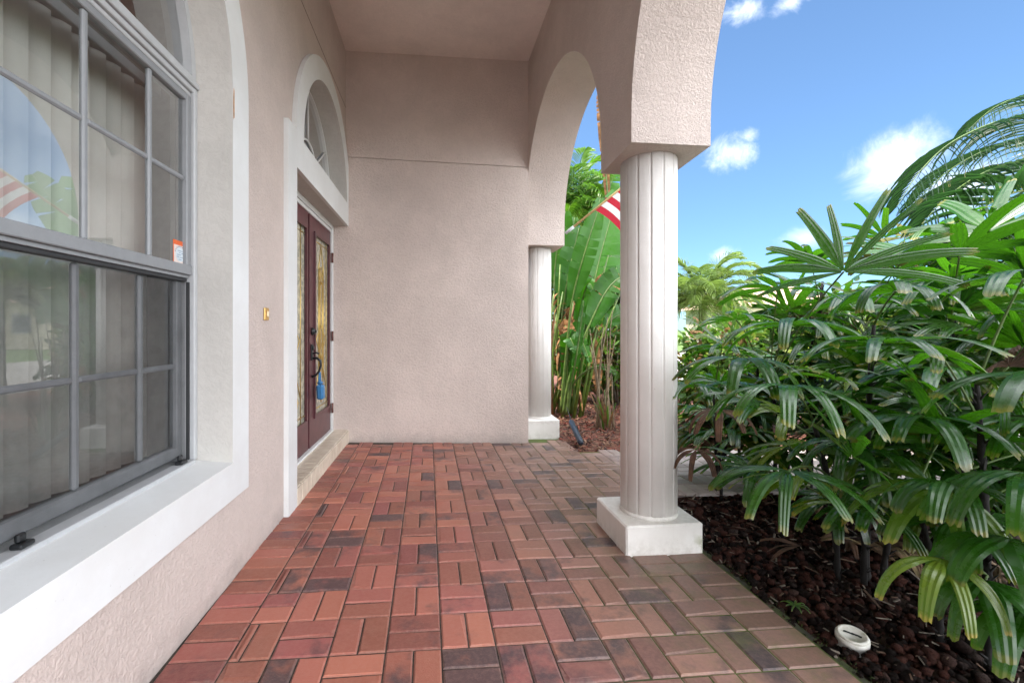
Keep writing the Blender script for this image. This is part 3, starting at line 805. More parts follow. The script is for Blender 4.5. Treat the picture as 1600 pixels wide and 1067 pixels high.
M['stalk_y'] = simple('yellow green stalk', (.11, .18, .025), .45, 0, .4, 14); M['stalk_r'] = simple('rusty stalk', (.17, .08, .03), .6, 0, .4, 14)
M['cane'] = simple('fibrous palm cane', (.009, .007, .006), .9, 0, .5, 60, .8, 120)
M['greenstem'] = simple('green stalk', (.09, .15, .03), .5, 0, .4, 12)
M['drystalk'] = simple('dry pale stalk', (.24, .18, .11), .8, 0, .35, 30, .4, 90)
M['bark'] = simple('grey palm bark', (.16, .13, .10), .9, 0, .35, 20, .8, 60)

def blade(b, H, d0, side, length, width, droop, age=0, seg=9, ribs=3, taper=.62, rnd=None, stiff=.0, tipcut=True, cup=.10):
    """one strap leaflet from H; ribs pleats run along it"""
    rnd = random.random() if rnd is None else rnd
    p = Vector(H); d = Vector(d0).normalized(); W = Vector(side).normalized(); ds = length/seg
    nc = 2*ribs + 1; vs = []; cols = []; fs = []
    prof = lambda t: (min(1, .16 + t*2.6) if t < .35 else (1 - (t-.35)/.65*(1-taper)))
    tw = random.uniform(-.25, .25)
    for i in range(seg+1):
        t = i/seg
        W2 = (W - d*W.dot(d)).normalized(); Nn = d.cross(W2).normalized()
        W2 = (W2 + Nn*tw*t).normalized(); Nn = d.cross(W2).normalized()
        if Nn.z < 0: Nn = -Nn
        hw = width*.5*prof(t)
        for j in range(nc):
            s_ = -1 + 2*j/(nc-1)
            q = p + W2*(hw*s_) + Nn*((.0022 if j % 2 else 0)*min(1, t*4) - cup*hw*s_*s_)
            if i == seg and tipcut: q += d*(length*random.uniform(-.035, .02) - length*.02*abs(s_))
            vs.append(q); cols.append((t, age, rnd))
        p = p + d*ds
        d = (d + Vector((0, 0, -1))*droop*ds/length*2.0*(.35 + 1.3*t)*(1-stiff)).normalized()
    for j in range(nc-1):
        b.add([vs[i*nc+j+k] for i in range(seg+1) for k in (0, 1)], [(2*i, 2*i+1, 2*i+3, 2*i+2) for i in range(seg)], 0, True, [cols[i*nc] for i in range(seg+1) for k in (0, 1)])

def palmate(b, H, az, n, length, width, pitch=.15, droop=1.0, spread=115, age=0, roll=0, A=None):
    """fan leaf at H, petiole coming from A; az in degrees, direction in which the leaf points"""
    a = R(az); Fd = Vector((math.cos(a)*math.cos(pitch), math.sin(a)*math.cos(pitch), math.sin(pitch)))
    Sd = Vector((-math.sin(a), math.cos(a), 0)); Sd = (Sd + Vector((0, 0, 1))*roll).normalized()
    Sd = (Sd - Fd*Sd.dot(Fd)).normalized()
    for k in range(n):
        ph = R(-spread + 2*spread*(k+.5)/n + random.uniform(-6, 6))
        d = Fd*math.cos(ph) + Sd*math.sin(ph) + Vector((0, 0, .12*random.random()))
        sd = -Fd*math.sin(ph) + Sd*math.cos(ph)
        ln = length*(1 - .22*abs(math.sin(ph*.5)))*random.uniform(.88, 1.08)
        blade(b, Vector(H)+d*.008, d, sd, ln, width*random.uniform(.75, 1.15), droop*random.uniform(.7, 1.35), min(1, age + (random.uniform(.1, .3) if random.random() < .06 else 0)), seg=11, ribs=random.choice((2, 3, 3)))
    if A is not None:
        A = Vector(A); Hv = Vector(H); mid = (A+Hv)/2 + Vector((0, 0, .10*(Hv-A).length))
        pts = [A.lerp(mid, t).lerp(mid.lerp(Hv, t), t) for t in (0, .2, .4, .6, .8, 1)]
        b.tube(pts, [.006, .005, .0045, .004, .004, .0042], 6, 1, True, True, (0, age, .5))

CAMP = Vector((0, 0, CAMH))
def az_to(p, q): return math.degrees(math.atan2(q[1]-p[1], q[0]-p[0]))
palms = []
def lady_palm(base, canes, heroes, label, nfill, seed, hmax, rad, dmin=2.3):
    """canes: list of (dx, dy, height, lean); heroes: dicts with world hub and leaf settings"""
    random.seed(seed)
    base = Vector(base); t = thing('lady_palm', label, 'palm', base, 'lady palms in the lava rock bed')
    tops = []
    for dx, dy, h_, (lx, ly) in canes:
        pts = [base + Vector((dx + lx*k/6*(k/6), dy + ly*k/6*(k/6), -.05 + h_*k/6)) for k in range(7)]
        b = MB(); pp = []; rr = []
        for k in range(len(pts)-1):
            for m_ in range(4):
                pp.append(pts[k].lerp(pts[k+1], m_/4)); rr.append(.0135*random.uniform(.75, 1.25)*(1-.35*k/6))
        pp.append(pts[-1]); rr.append(.007)
        b.tube(pp, rr, 8)
        for m_ in range(int(h_*34)):                 # fibre wisps and old leaf bases
            k = random.random(); q = pts[0].lerp(pts[-1], k); i_ = min(5, int(k*6)); q = pts[i_].lerp(pts[i_+1], k*6-i_)
            a = random.uniform(0, 6.28); o = Vector((math.cos(a), math.sin(a), random.uniform(.6, 1.6))).normalized()
            b.tube([q, q+o*random.uniform(.03, .07)], [.006, .001], 4)
        b.build('cane', M['cane'], t); tops.append(pts)
    def attach(H, low=.18):
        best = None
        for pts in tops:
            for k in range(2, 7):
                q = pts[k]
                if q.z < H[2] - .02 or k == 2:
                    dd = (Vector(H)-q).length + (.0 if q.z < H[2] else .6)
                    if best is None or dd < best[0]: best = (dd, q)
        return best[1]
    for hd in heroes:
        H = Vector(hd['H']); A = attach(H); b = MB()
        palmate(b, H, hd.get('az', az_to(A, H)), hd.get('n', 7), hd.get('len', .32)*1.22, hd.get('w', .046)*1.3, hd.get('pitch', .1), hd.get('droop', 1.0)*.72, hd.get('spread', 110), hd.get('age', 0), hd.get('roll', 0), A)
        o = b.build('leaf', [M['palmleaf'], M['greenstem']], t, True)
        if hd.get('age', 0) > .2: o['label'] = 'yellowing leaf with brown tips' if hd['age'] < .6 else 'dead brown leaf'
    for k in range(nfill):
        pts = random.choice(tops); f = random.uniform(.30, 1.0)**.8
        i_ = min(5, int(f*6)); A = pts[i_].lerp(pts[i_+1], f*6-i_)
        a = random.uniform(0, 6.283); e = random.uniform(-.1, .9) if f < .85 else random.uniform(.5, 1.3)
        ln = random.uniform(.16, .34); H = A + Vector((math.cos(a)*math.cos(e), math.sin(a)*math.cos(e), math.sin(e)))*ln
        if H.x < 1.56 and H.y < 2.8: continue
        if H.x*math.sin(YAW) + H.y*math.cos(YAW) < dmin: continue
        H.z = max(H.z, .12)
        if H.y < 2.2 and H.x < 2.05 and H.z < .42: continue          # the strip round the drain cap stays open
        old = random.random() < (.16 if f < .5 else .02)
        b = MB()
        palmate(b, H, math.degrees(a), random.randint(5, 8), random.uniform(.28, .40), random.uniform(.044, .064), random.uniform(-.2, .5) if f < .85 else random.uniform(.4, 1.1),
                random.uniform(.5, 1.1) if f < .85 else random.uniform(.25, .7), random.uniform(85, 125), .75+.2*random.random() if old else (random.random()*.12 if random.random() < .85 else random.uniform(.15, .35)), random.uniform(-.25, .25), A)
        o = b.build('leaf', [M['palmleaf'], M['greenstem']], t, True)
        if old: o['label'] = 'dead brown leaf'
    palms.append(t); return t
def hub(u, v, d): return at(u, v, d)
TOC = lambda H: az_to(H, CAMP)          # azimuth towards the porch
def hero(u, v, d, daz=0, **k):
    H = hub(u, v, d); return dict(H=H, az=TOC(H)+daz, **k)
gb = lambda u, v: ground_at(u, v)
lady_palm(gb(1350, 905), [(0, 0, 1.28, (.02, -.03)), (.07, .05, 1.0, (.12, .1)), (-.05, .09, .8, (-.15, -.02)), (.03, -.06, .55, (-.05, -.15))],
          [hero(1378, 536, 1.72, 8, n=8, len=.33, w=.050, droop=1.15, pitch=.22, spread=125),
           hero(1232, 604, 1.80, 10, n=8, len=.33, w=.046, droop=1.35, pitch=.15, spread=120),
           hero(1232, 735, 1.85, 0, n=7, len=.30, w=.046, droop=1.3, pitch=.05, spread=105, age=.08),
           hero(1400, 455, 1.9, 0, n=7, len=.27, w=.052, droop=1.5, pitch=.3, spread=110)],
          'tall lady palm whose dark cane stands nearest the white drain cap', 34, 21, 1.3, .4, 2.05)
lady_palm(gb(1545, 1030), [(0, 0, 1.05, (.02, .05)), (.06, .1, .8, (.1, .1)), (-.02, .14, .6, (-.05, .06))],
          [hero(1482, 752, 1.52, 6, n=6, len=.24, w=.055, droop=1.7, pitch=.2, spread=100),
           hero(1474, 872, 1.42, 0, n=4, len=.22, w=.036, droop=2.2, pitch=-.1, spread=60, age=.30),
           hero(1580, 840, 1.40, 10, n=5, len=.30, w=.075, droop=1.9, pitch=.1, spread=80),
           hero(1612, 740, 1.40, 25, n=7, len=.34, w=.06, droop=1.5, pitch=.15, spread=105),
           hero(1540, 905, 1.55, 0, n=6, len=.24, w=.05, droop=2.0, pitch=-.05, spread=95),
           hero(1600, 950, 1.5, 10, n=6, len=.24, w=.05, droop=2.0, pitch=-.1, spread=95),
           hero(1640, 585, 1.45, 30, n=8, len=.36, w=.055, droop=1.0, pitch=.2, spread=115),
           hero(1600, 435, 1.60, 15, n=7, len=.30, w=.055, droop=1.2, pitch=.2, spread=110)],
          'lady palm at the right front of the bed with the yellow tipped leaf', 34, 22, 1.1, .4, 1.62)
lady_palm(gb(1480, 860), [(0, 0, 1.25, (-.05, -.05)), (.08, .05, 1.45, (.1, .05)), (-.08, .1, .9, (-.1, .05)), (.12, -.08, 1.1, (.15, -.08))],
          [hero(1440, 652, 1.75, 4, n=8, len=.28, w=.055, droop=1.5, pitch=.2, spread=120),
           hero(1385, 745, 1.95, -5, n=7, len=.28, w=.045, droop=1.6, pitch=.05, spread=110),
           hero(1330, 690, 2.05, -10, n=7, len=.28, w=.045, droop=1.5, pitch=.05, spread=110),
           hero(1445, 790, 1.9, 0, n=6, len=.23, w=.045, droop=1.9, pitch=-.05, spread=100),
           hero(1300, 775, 2.3, -10, n=6, len=.26, w=.042, droop=1.8, pitch=-.05, spread=100),
           hero(1470, 575, 2.05, 20, n=7, len=.32, w=.05, droop=1.2, pitch=.1),
           hero(1500, 395, 2.1, 30, n=7, len=.32, w=.055, droop=.6, pitch=.6, spread=115)],
          'lady palm in the middle of the bed behind the yellow tipped leaf', 62, 23, 1.4, .4, 1.95)
lady_palm(gb(1262, 775), [(0, 0, 1.30, (-.05, -.1)), (.08, .06, 1.62, (.05, -.05)), (-.12, .02, .85, (-.25, -.1)), (.1, -.1, 1.1, (.1, -.1))],
          [hero(1236, 508, 1.98, 6, n=8, len=.33, w=.048, droop=1.1, pitch=.2, spread=122),
           hero(1165, 560, 2.1, -10, n=7, len=.32, w=.048, droop=1.4, pitch=.1),
           hero(1215, 452, 2.45, -15, n=7, len=.34, w=.045, droop=.8, pitch=.25),
           hero(1318, 425, 1.95, 165, n=10, len=.36, w=.034, droop=.3, pitch=1.15, spread=115),
           hero(1125, 640, 2.3, -20, n=6, len=.20, w=.035, droop=1.8, pitch=-.1, age=.9)],
          'lady palm beside the walkway whose top leaves stand up against the sky', 44, 24, 1.5, .4)
lady_palm(gb(1120, 765), [(0, 0, .75, (-.06, -.05)), (.06, .05, .6, (.1, -.05)), (-.02, -.08, .5, (-.12, -.12))],
          [hero(1128, 545, 2.75, 0, n=8, len=.27, w=.04, droop=.8, pitch=.25, spread=120),
           hero(1088, 702, 2.45, -5, n=5, len=.17, w=.030, droop=1.9, pitch=-.2, age=.95),
           hero(1085, 600, 2.6, -20, n=7, len=.25, w=.045, droop=1.2, pitch=.1)],
          'small lady palm with brown leaves leaning against the fluted column', 26, 25, .8, .3)
lady_palm(gb(1395, 770), [(0, 0, 1.75, (0, -.1)), (.1, .1, 1.6, (.1, 0)), (-.1, .05, 1.3, (-.2, -.1)), (.2, -.05, 1.5, (.2, -.1)), (-.2, -.1, .9, (-.15, -.15))],
          [hero(1420, 395, 2.7, 200, n=8, len=.34, w=.05, droop=.6, pitch=.5, spread=115),
           hero(1340, 470, 2.6, 0, n=8, len=.34, w=.05, droop=1.0, pitch=.2)],
          'tall dense lady palm in the second row behind the two glossy fan leaves', 75, 26, 1.7, .5)
lady_palm(gb(1560, 790), [(0, 0, 1.8, (-.1, -.1)), (.12, .1, 1.95, (.1, 0)), (-.12, .1, 1.4, (-.2, -.1)), (.2, -.1, 1.6, (.2, -.1)), (-.1, -.2, 1.1, (-.1, -.2))],
          [hero(1500, 440, 2.35, 10, n=8, len=.36, w=.055, droop=1.1, pitch=.2),
           hero(1545, 360, 2.5, 160, n=7, len=.40, w=.07, droop=.35, pitch=.9, spread=115),
           hero(1590, 520, 2.2, 15, n=8, len=.34, w=.055, droop=1.2, pitch=.15)],
          'tall lady palm at the right edge below the drooping feather fronds', 75, 27, 1.8, .5)

lady_palm(gb(1185, 748), [(0, 0, 1.0, (-.05, -.05)), (.1, .05, 1.25, (.1, -.05)), (-.12, .05, .8, (-.15, -.05)), (.05, -.1, .7, (.05, -.15))],
          [hero(1155, 600, 2.7, -5, n=8, len=.28, w=.042, droop=1.0, pitch=.2), hero(1150, 500, 2.9, 0, n=8, len=.26, w=.042, droop=.9, pitch=.3)],
          'slender lady palm at the walkway edge between the column and the upright palm leaves', 34, 28, 1.1, .4)
lady_palm(gb(1480, 765), [(0, 0, 1.7, (0, -.1)), (.15, .1, 1.85, (.1, 0)), (-.15, .05, 1.5, (-.2, -.1)), (.25, -.05, 1.4, (.2, -.1)), (-.25, -.1, 1.2, (-.15, -.15))],
          [hero(1465, 365, 2.9, 60, n=8, len=.36, w=.05, droop=.7, pitch=.45, spread=115)],
          'lady palm in the back row under the left tips of the feather fronds', 70, 29, 1.8, .5)
lady_palm(gb(1660, 950), [(0, 0, 1.2, (-.1, 0)), (.1, .1, 1.5, (0, 0)), (-.1, .1, 1.0, (-.15, .05))],
          [hero(1620, 655, 1.65, 20, n=8, len=.32, w=.052, droop=1.2, pitch=.15)],
          'lady palm cut off by the right edge of the picture with drooping dark leaves', 40, 30, 1.3, .4, 1.6)

# feather palms -----------------------------------------------------
def frond(b, pts, nl, ll, lw, droop, age=0, ang=55, rr=.012, bare=.12, rnd=None, up=.25):
    pts = [Vector(p) for p in pts]
    # smooth the control points (Catmull-Rom)
    P = [pts[0]*2-pts[1]] + pts + [pts[-1]*2-pts[-2]]; path = []
    for i in range(1, len(P)-2):
        for k in range(8):
            t = k/8; a_, b_, c_, d_ = P[i-1:i+3]
            path.append(.5*((2*b_) + (c_-a_)*t + (2*a_-5*b_+4*c_-d_)*t*t + (3*b_-a_-3*c_+d_)*t**3))
    path.append(pts[-1]); m_ = len(path)
    b.tube(path, [rr*(1-.85*i/(m_-1)) for i in range(m_)], 6, 1, True, True, (0, age, .5))
    rnd0 = random.random() if rnd is None else rnd
    for k in range(nl):
        f = bare + (1-bare)*(k+.5)/nl; x = f*(m_-1); i = min(m_-2, int(x)); p = path[i].lerp(path[i+1], x-i)
        T = (path[i+1]-path[i]).normalized(); sd = T.cross(Vector((0, 0, 1)))
        if sd.length < .05: sd = T.orthogonal()
        sd.normalize(); Nn = sd.cross(T).normalized()
        L_ = ll*(math.sin(math.pi*min(1, .16+.80*f))**.7)*random.uniform(.88, 1.08)
        for s_ in (-1, 1):
            a = R(ang*random.uniform(.9, 1.1)*(1-.35*f))
            d = T*math.cos(a) + sd*s_*math.sin(a) + Nn*up*random.uniform(.5, 1.4)
            blade(b, p, d, T.cross(d), L_, lw*random.uniform(.85, 1.15), droop*random.uniform(.7, 1.3), age, 5, 1, .12, min(1, max(0, rnd0+random.uniform(-.2, .2))), tipcut=False, cup=.2)
def feather_palm(name, base, h, label, fr, m, seed, lean=(0, 0), tr=.07, group=None, explicit=(), cat='palm tree'):
    """fr: (count, length, leaflets, leaflet length, width, droop)"""
    random.seed(seed); base = Vector(base)
    t = thing(name, label, cat, base, group)
    top = base + Vector((lean[0], lean[1], h))
    b = MB(); pp = [base.lerp(top, k/14) + Vector((0, 0, -.1 if k == 0 else 0)) for k in range(15)]
    b.tube(pp, [tr*(1.15 if k % 2 else 1)*(1-.3*k/14) for k in range(15)], 12); b.build('trunk', M['bark'], t)
    for e in explicit:
        b = MB(); frond(b, e['p'], e.get('n', 34), e.get('ll', .4), e.get('lw', .02), e.get('droop', 1), e.get('age', 0), up=e.get('up', .2)); b.build('frond', [m, M['greenstem']], t, True)
    n, FL, nl, ll, lw, dr_ = fr
    for k in range(n):
        a = 2.4*k + random.uniform(-.3, .3); e = R(78 - 95*(k+.5)/n + random.uniform(-8, 8)); L_ = FL*random.uniform(.85, 1.1)
        p = top.copy(); d = Vector((math.cos(a)*math.cos(e), math.sin(a)*math.cos(e), math.sin(e))); pts = [p.copy()]
        for i in range(7):
            p = p + d*L_/7; d = (d + Vector((0, 0, -1))*dr_*(.12+.05*i)).normalized(); pts.append(p.copy())
        b = MB(); frond(b, pts, nl, ll, lw, .9, random.random()*.2); b.build('frond', [m, M['greenstem']], t, True)
    return t
def gbase(u, d): q = at(u, 515, d); return Vector((q.x, q.y, gz(min(q.x, 8))-.05))
pt = lambda *l: [at(*q) for q in l]
feather_palm('feather_palm', ground_at(1760, 700) + Vector((.2, 0, 0)), 2.0, 'feather palm at the right edge arching its fine leaflets over the lady palms',
    (8, 1.5, 34, .40, .022, .8), M['frond'], 31, explicit=[
    dict(p=pt((1720, 330, 3.7), (1660, 215, 3.6), (1590, 185, 3.5), (1500, 215, 3.4), (1440, 265, 3.35), (1400, 325, 3.3)), n=44, ll=.56, lw=.024, droop=1.3, up=-.05),
    dict(p=pt((1720, 340, 3.5), (1640, 262, 3.3), (1560, 262, 3.2), (1490, 300, 3.1), (1440, 350, 3.05)), n=34, ll=.52, lw=.034, droop=1.1, up=.1),
    dict(p=pt((1720, 330, 3.8), (1650, 225, 3.7), (1570, 225, 3.6), (1490, 262, 3.5), (1425, 320, 3.4)), n=40, ll=.50, lw=.026, droop=1.3, up=.1),
    dict(p=pt((1720, 350, 3.4), (1650, 300, 3.1), (1590, 300, 2.95), (1530, 330, 2.9), (1480, 390, 2.85)), n=24, ll=.46, lw=.046, droop=.7, up=.7),
    dict(p=pt((1720, 330, 3.9), (1670, 190, 3.9), (1620, 150, 3.9), (1560, 165, 3.8), (1510, 205, 3.8)), n=40, ll=.52, lw=.024, droop=1.3, up=.0),
    dict(p=pt((1720, 360, 3.3), (1640, 350, 3.1), (1570, 370, 3.0), (1500, 420, 2.9)), n=28, ll=.42, lw=.034, droop=.8, up=.3)])
feather_palm('feather_palm', gbase(1098, 8.4), 1.85, 'sunlit feather palm beyond the walkway, just right of the fluted column',
    (44, 1.25, 44, .38, .026, 1.15), M['frond_far'], 32, tr=.09)
feather_palm('feather_palm', at(897, 600, 8.4) + Vector((0, 0, -.4)), 3.6, 'pale green feather palm rising behind the paddle leaves in the far arch',
    (34, 1.25, 30, .46, .05, 1.15), M['arch_palm'], 33, tr=.06)

# paddle leaved clump in the far arch ----------------------------------
def paddle(b, path, mid0, width, fold=.35, tears=5, age=0, nrm=None):
    """petiole along path[:mid0+1], blade along the rest"""
    pts = [Vector(p) for p in path]
    P = [pts[0]*2-pts[1]] + pts + [pts[-1]*2-pts[-2]]; cr = []
    for i in range(1, len(P)-2):
        for k in range(6):
            t = k/6; a_, b_, c_, d_ = P[i-1:i+3]
            cr.append(.5*((2*b_) + (c_-a_)*t + (2*a_-5*b_+4*c_-d_)*t*t + (3*b_-a_-3*c_+d_)*t**3))
    cr.append(pts[-1]); m0 = mid0*6; m_ = len(cr)
    b.tube(cr, [.022*(1-.8*i/(m_-1)) for i in range(m_)], 7, 1, True, True, (0, min(age, .3), .5))
    bl = cr[m0:]; nb = len(bl); rnd = random.random()
    for s_ in (-1, 1):
        rows = []
        gap = set(random.sample(range(3, nb-2), min(tears, nb-6)))
        for i, p in enumerate(bl):
            f = i/(nb-1); T = (bl[min(i+1, nb-1)]-bl[max(i-1, 0)]).normalized()
            nn = Vector(nrm) if nrm else Vector((0, 0, 1))
            sd = T.cross(nn).normalized(); Nn = sd.cross(T).normalized()
            wd = width*(math.sin(math.pi*min(1, (.06+.90*f)))**.55)
            rows.append([(p + sd*s_*wd*(j/4)*(1-.12*(j/4)) + Nn*(fold*wd*(j/4) - .55*fold*wd*(j/4)**2 + .010*math.sin(i*1.9)*(j/4)) + T*wd*.22*(j/4), (f*.9, age, rnd)) for j in range(5)])
        for i in range(nb-1):
            q = rows[i] + rows[i+1]; vs = [x[0] for x in q]; cs = [x[1] for x in q]
            if i in gap:
                T = (bl[i+1]-bl[i])
                for j in range(5): vs[5+j] = vs[5+j] - T*.35*(j/4)
            b.add(vs, [(j, j+1, j+6, j+5) for j in range(4)], 0, True, cs)
random.seed(41)
pb = ground_at(884, 648); pd = 6.2
bop = thing('paddle_leaf_plant', 'giant bird of paradise clump with big green paddle leaves beyond the far arch', 'plant', pb)
def pl_(lst, mid, wdt, age=0, nrm=(-.25, -1, .35), fold=.25, tears=4):
    b = MB(); paddle(b, [at(*q) for q in lst], mid, wdt, fold, tears, age, nrm); b.build('leaf', [M['paddle'], M['greenstem']], bop, True)
pl_([(876, 645, 6.1), (884, 560, 6.0), (894, 470, 5.9), (912, 400, 5.8), (938, 318, 5.8)], 2, .17, .07)
pl_([(884, 645, 6.2), (896, 570, 6.2), (915, 500, 6.3), (938, 400, 6.4), (966, 300, 6.5)], 2, .34)
pl_([(880, 648, 6.0), (890, 590, 5.9), (920, 510, 5.8), (955, 445, 5.8), (1000, 420, 5.8)], 2, .20)
pl_([(872, 645, 6.4), (874, 560, 6.5), (880, 480, 6.5), (890, 420, 6.5), (905, 355, 6.5)], 2, .22)
pl_([(886, 648, 5.9), (892, 600, 5.8), (900, 560, 5.7), (906, 520, 5.7), (912, 470, 5.7)], 1, .06)
pl_([(884, 640, 6.6), (905, 500, 6.9), (918, 400, 7.1), (926, 360, 7.2), (938, 310, 7.2)], 2, .17, .1)
pl_([(880, 640, 6.8), (884, 500, 7.0), (886, 400, 7.2), (892, 380, 7.2), (898, 340, 7.2)], 2, .15, .12)
pl_([(890, 640, 6.6), (925, 520, 7.0), (960, 430, 7.2), (1000, 360, 7.4), (1040, 300, 7.4)], 2, .30)
pl_([(880, 648, 6.1), (896, 600, 5.8), (925, 575, 5.6), (950, 575, 5.5), (965, 585, 5.5)], 2, .05, .15)
pl_([(886, 648, 6.5), (900, 560, 6.6), (915, 470, 6.6), (930, 430, 6.5), (944, 450, 6.4)], 2, .10, .9)
pl_([(880, 645, 6.5), (888, 560, 6.6), (898, 480, 6.6), (905, 420, 6.6), (896, 400, 6.6)], 2, .10, .9)
pl_([(884, 648, 6.4), (902, 560, 6.5), (918, 520, 6.4), (930, 560, 6.3), (934, 610, 6.3)], 2, .10, .95)
pl_([(965, 560, 7.4), (960, 440, 7.4), (952, 340, 7.3), (945, 250, 7.2), (939, 190, 7.1), (934, 150, 7.0)], 2, .075, .95, tears=8)
pl_([(886, 640, 6.9), (900, 540, 7.0), (920, 470, 7.0), (948, 410, 7.0), (975, 380, 7.0)], 2, .24, .05)
pl_([(880, 640, 6.6), (868, 520, 6.8), (866, 440, 6.9), (872, 380, 6.9), (884, 330, 6.8)], 2, .22, .1)
pl_([(888, 645, 6.3), (915, 560, 6.4), (945, 510, 6.4), (975, 490, 6.4), (1000, 500, 6.4)], 2, .18, .02)
pl_([(882, 645, 6.3), (900, 540, 6.3), (926, 470, 6.2), (950, 440, 6.1), (975, 450, 6.0)], 2, .16, .92)
pl_([(890, 640, 7.2), (930, 480, 7.4), (945, 380, 7.5), (950, 310, 7.5), (962, 262, 7.5)], 2, .18, .12)
for k in range(9):                                    # lower, younger leaves and folded ones in the middle of the clump
    u0 = random.uniform(870, 900); u1 = random.uniform(868, 968); v1 = random.uniform(430, 560); d1 = random.uniform(5.9, 7.0)
    pl_([(u0, 646, 6.3), ((u0*2+u1)/3, (1292+v1)/3+random.uniform(-10, 10), (12.6+d1)/3), ((u0+2*u1)/3, (646+2*v1)/3-30, (6.3+2*d1)/3), (u1, v1-10, d1), (u1+random.uniform(10, 30), v1+random.uniform(-15, 40), d1-.1)],
        1, random.uniform(.07, .16), .92 if k % 4 == 0 else random.uniform(0, .12), fold=random.uniform(.2, .9), tears=6)
for k in range(16):
    a = random.uniform(0, 6.28); q = pb + Vector((.22*math.cos(a), .22*math.sin(a), 0)); tip = q + Vector((random.uniform(-.25, .75), random.uniform(-.3, .5), random.uniform(1.3, 2.2)))
    b = MB(); mid = q.lerp(tip, .5) + Vector((-.05, 0, .1)); b.tube([q, q.lerp(mid, .5), mid, mid.lerp(tip, .6), tip], [.024, .020, .017, .013, .008], 7)
    b.build('stalk', M['stalk_y'] if k % 5 else M['stalk_r'], bop)
for k in range(70):                                   # dry sheaths and hanging dead strips
    a = random.uniform(0, 6.28); r_ = random.uniform(.05, .45); q = pb + Vector((r_*math.cos(a)*.9, .1+abs(r_*math.sin(a)), random.uniform(.1, 1.75)))
    b = MB(); d = Vector((random.uniform(-1, 1), random.uniform(-1, .4), random.uniform(-.6, .5)))
    blade(b, q, d, d.cross(Vector((0, .3, 1))), random.uniform(.3, .7), random.uniform(.02, .06), random.uniform(.8, 2.2), .95, 6, 1, .3)
    b.build('dry_sheath', M['paddle'], bop, True)
# dry cane clump
random.seed(43)
cb = ground_at(948, 668); cc = thing('cane_plant', 'clump of thin dry pale canes with a green foot beside the black path light', 'plant', cb)
for k in range(11):
    a = random.uniform(0, 6.28); r_ = random.uniform(.02, .13); h_ = random.uniform(.7, 1.5); q = cb + Vector((r_*math.cos(a), r_*math.sin(a), -.03))
    lx, ly = random.uniform(-.16, .16), random.uniform(-.1, .1)
    pts = [q + Vector((lx*t*t + random.uniform(-.008, .008), ly*t*t, h_*t)) for t in (0, .15, .3, .5, .7, .85, 1)]
    b = MB(); b.tube(pts, [.014, .012, .010, .009, .008, .006, .004], 6); b.build('cane', M['drystalk'], cc)
for k in range(16):
    a = random.uniform(0, 6.28); q = cb + Vector((.07*math.cos(a), .07*math.sin(a), random.uniform(-.02, .12)))
    b = MB(); d = Vector((math.cos(a)*.35, math.sin(a)*.35, 1)); blade(b, q, d, (-math.sin(a), math.cos(a), 0), random.uniform(.2, .5), .04, .5, .0 if k % 3 else .9, 6, 1, .3)
    b.build('leaf', M['shrubleaf'], cc, True)

# shrubs behind --------------------------------------------------------
def shrub(base, h, rx, ry, n, ls, label, seed, yellow=.08, red=0, group='shrubs beyond the walkway', m=None, stemn=7):
    random.seed(seed); base = Vector(base)
    t = thing('shrub', label, 'shrub', base, group)
    b = MB(); tips = []
    for k in range(stemn):
        a = random.uniform(0, 6.28); e = random.uniform(.1, .8)
        tip = base + Vector((rx*e*math.cos(a), ry*e*math.sin(a), h*random.uniform(.5, .92)))
        mid = base.lerp(tip, .5) + Vector((random.uniform(-.08, .08), random.uniform(-.08, .08), 0))
        b.tube([base + Vector((random.uniform(-.06, .06), random.uniform(-.06, .06), -.05)), mid, tip], [.018, .013, .006], 6); tips += [mid, tip]
    b.build('stem', M['bark'], t)
    lobes = []
    for k in range(9):
        a = random.uniform(0, 6.28); e = random.uniform(.15, .75); zz = random.uniform(.22, .82)
        lobes.append((Vector((rx*e*math.cos(a), ry*e*math.sin(a), h*zz)), random.uniform(.28, .5)))
    b = MB()
    for k in range(n):
        c, rr = random.choice(lobes)
        v_ = Vector((random.gauss(0, 1), random.gauss(0, 1), random.gauss(0, 1))).normalized()*random.uniform(.45, 1.05)
        p = base + c + Vector((v_.x*rx*rr*1.3, v_.y*ry*rr*1.3, v_.z*h*rr*.62))
        if p.z < base.z + .04: continue
        d = (v_ + Vector((random.uniform(-.7, .7), random.uniform(-.7, .7), random.uniform(-.3, .8)))).normalized()
        sd = d.cross(Vector((random.uniform(-1, 1), random.uniform(-1, 1), 1))).normalized(); Nn = d.cross(sd)
        l_ = ls*random.uniform(.6, 1.25); w_ = l_*random.uniform(.16, .26)
        u = random.random(); age = .5 if u < yellow else (.85 if u < yellow+red else random.random()*.1)
        col = [(f, age, random.random()) for f in (0, .4, .4, .4, .8, .8, .8, .9)]
        r0 = random.random(); col = [(f, age, r0) for f, _, _ in col]
        dr = Vector((0, 0, -l_*.18))
        vs = [p, p+d*l_*.38+sd*w_+Nn*.1*w_, p+d*l_*.38-Nn*.2*w_, p+d*l_*.38-sd*w_+Nn*.1*w_, p+d*l_*.75+sd*w_*.75+dr*.5, p+d*l_*.75+dr*.5-Nn*.2*w_, p+d*l_*.75-sd*w_*.75+dr*.5, p+d*l_+dr]
        b.add(vs, [(0, 1, 2), (0, 2, 3), (1, 4, 5, 2), (2, 5, 6, 3), (4, 7, 5), (5, 7, 6)], 0, True, col)
    b.build('foliage', m or M['shrubleaf'], t, True)
    return t
shrub(gbase(1105, 5.6), 1.35, .6, .45, 1600, .13, 'yellow and red flecked croton shrub seen between the column and the lady palms', 51, .22, .12)
